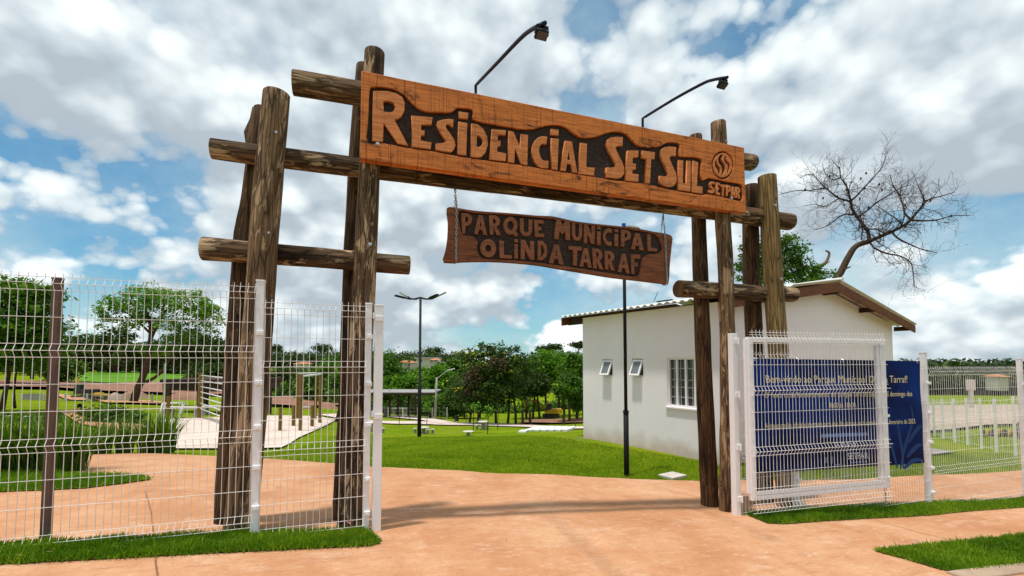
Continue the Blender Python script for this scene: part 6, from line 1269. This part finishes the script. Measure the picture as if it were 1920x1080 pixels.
def twig(p, d, L, rad, lev):
    n = 4; pts = [p]; q = p.copy(); dd = d.copy()
    for i in range(n):
        dd = (dd + Vector((rg.gauss(0, .22), rg.gauss(0, .22), rg.gauss(.03, .22)))).normalized(); q = q + dd * (L / n); pts.append(q.copy())
    br.tube(pts, [rad * (1 - .55 * i / n) for i in range(n + 1)], 3, False)
    if lev > 0:
        for i in range(1, n + 1):
            for _ in range(1 if lev > 1 else rg.choice((0, 1, 1, 2))):
                nd = (dd + Vector((rg.gauss(0, .75), rg.gauss(0, .55), rg.gauss(.12, .7)))).normalized(); twig(pts[i], nd, L * rg.uniform(.45, .8), rad * .62, lev - 1)
for i, (pts, w0, w1) in enumerate(limbs):
    q = [Vector(c) for c in catmull([tuple(to3(*p)) for p in pts], 5, False)]; rad = [(w0 + (w1 - w0) * (j / (len(q) - 1)) ** .8) * KB / 2 for j in range(len(q))]
    if i == 0 or i == 16: tk.tube(q, rad, 10)
    else:
        br.tube(q, rad, 6)
        for j in range(4 if i < 9 else 1, len(q)):
            if rg.random() < .56:
                t = (q[j] - q[j - 1]).normalized(); nd = (t * .6 + Vector((rg.gauss(0, .7), rg.gauss(0, .5), rg.gauss(.15 if i != 8 else -.4, .7)))).normalized(); twig(q[j], nd, rg.uniform(.4, .85), rad[j] * .34 + .0015, 2)
            if rg.random() < .09: pods.append(q[j] + Vector((rg.gauss(0, .05), rg.gauss(0, .05), -.05)))
tk.build('trunk', BARK, r, True); br.build('branches', TWIG, r)
for px, py in ((640, 135), (588, 180), (762, 195), (792, 165), (865, 228), (785, 250), (882, 260), (448, 258), (630, 295), (680, 258), (757, 308), (805, 358), (1012, 345), (945, 238), (1153, 320), (1270, 405), (550, 305)):
    p = to3(px, py, rg.uniform(-1, 1)); q = MB(); q.lathe(p, [(.008, -.05), (.03, -.02), (.034, .02), (.012, .055)], 7); q.build('seed_pod', DARKWOOD, r, True)
# strap-leaved clumps along the island bed
def clump(px, py, n, h, spread, label, flowers=0):
    p = ground(px, py); r = thing('strap_leaf_plant', p, label, 'plant', 'strap-leaved clumps in the bed'); V = []; F = []; T = []
    for i in range(n):
        a = RNG.uniform(0, 2 * math.pi); rr = RNG.uniform(0, .16) * spread; bx, by = p.x + rr * math.cos(a), p.y + rr * math.sin(a); L = h * RNG.uniform(.6, 1.12); out = RNG.uniform(.05, .62) * L * spread; w = RNG.uniform(.010, .020); t0 = np.clip(RNG.normal(.42, .2), 0, 1); a2 = a + RNG.normal(0, .5)
        ks = 5; base = len(V)
        for k in range(ks):
            t = k / (ks - 1); o = out * t ** 1.8; z = p.z + L * (t - .22 * t ** 3 * out / L * 1.6); ww = w * (1 - .92 * t ** 2); dx, dy = -math.sin(a2) * ww, math.cos(a2) * ww
            V += [(bx + math.cos(a2) * o - dx, by + math.sin(a2) * o - dy, z), (bx + math.cos(a2) * o + dx, by + math.sin(a2) * o + dy, z)]; T += [t0 + .25 * t] * 2
        F += [(base + 2 * k, base + 2 * k + 1, base + 2 * k + 3, base + 2 * k + 2) for k in range(ks - 1)]
    np_mesh('leaves', np.array(V), np.array(F), L_STRAP, r, np.clip(np.array(T), 0, 1))
    for i in range(flowers):
        q = MB(); c_ = p + Vector((RNG.normal(0, .25), RNG.normal(0, .25), h * RNG.uniform(.7, 1.0)))
        for j in range(5):
            a = j * 1.257; q.add([c_, c_ + Vector((.03 * math.cos(a - .3), .03 * math.sin(a - .3), .008)), c_ + Vector((.045 * math.cos(a), .045 * math.sin(a), .012)), c_ + Vector((.03 * math.cos(a + .3), .03 * math.sin(a + .3), .008))], [(0, 1, 2, 3)])
        q.build('flower', SLABM, r)
for px, py, n, h, s, lab, fl in ((-40, 892, 120, .84, 1.1, 'strap-leaved clump cut by the left edge of the picture', 0), (12, 889, 130, .82, 1.1, 'strap-leaved clump nearest the left edge inside the picture', 1), (48, 887, 130, .82, 1.1, 'strap-leaved clump left of the brown steel post', 1), (92, 886, 110, .78, 1.0, 'strap-leaved clump directly behind the brown steel post', 0), (130, 884, 140, .80, 1.25, 'splayed strap-leaved clump right of the brown steel post', 0), (190, 851, 170, .78, 1.0, 'strap-leaved clump at the left end of the rear row beyond the path', 0), (232, 850, 170, .8, 1.0, 'strap-leaved clump second from the left in the rear row beyond the path', 1), (276, 850, 170, .8, 1.0, 'strap-leaved clump in the right half of the rear row beyond the path', 1), (306, 849, 180, .95, 1.25, 'tall splayed strap-leaved clump at the right end of the rear row', 0), (110, 858, 90, .75, 1.0, 'rear strap-leaved clump behind the brown steel post', 1)): clump(px, py, n, h, s, lab, fl)
p = ground(215, 792); D = dep(p); tree('low_hedge', 'low leafy hedge between the terracotta footpath pieces at the left', p, D, [(190, 776, 28, 12, 0), (225, 777, 30, 12, 0), (255, 780, 20, 10, 0)], [], L_MID, 2600, .10, None, 'hedge', tint=.4)
p = ground(60, 790); D = dep(p); tree('low_hedge', 'low leafy bed behind the strap-leaved clumps at the left edge', p, D, [(20, 795, 40, 18, 0), (80, 795, 40, 16, 0), (120, 800, 20, 12, 0)], [], L_STRAP, 3000, .11, None, 'hedge', tint=.45)
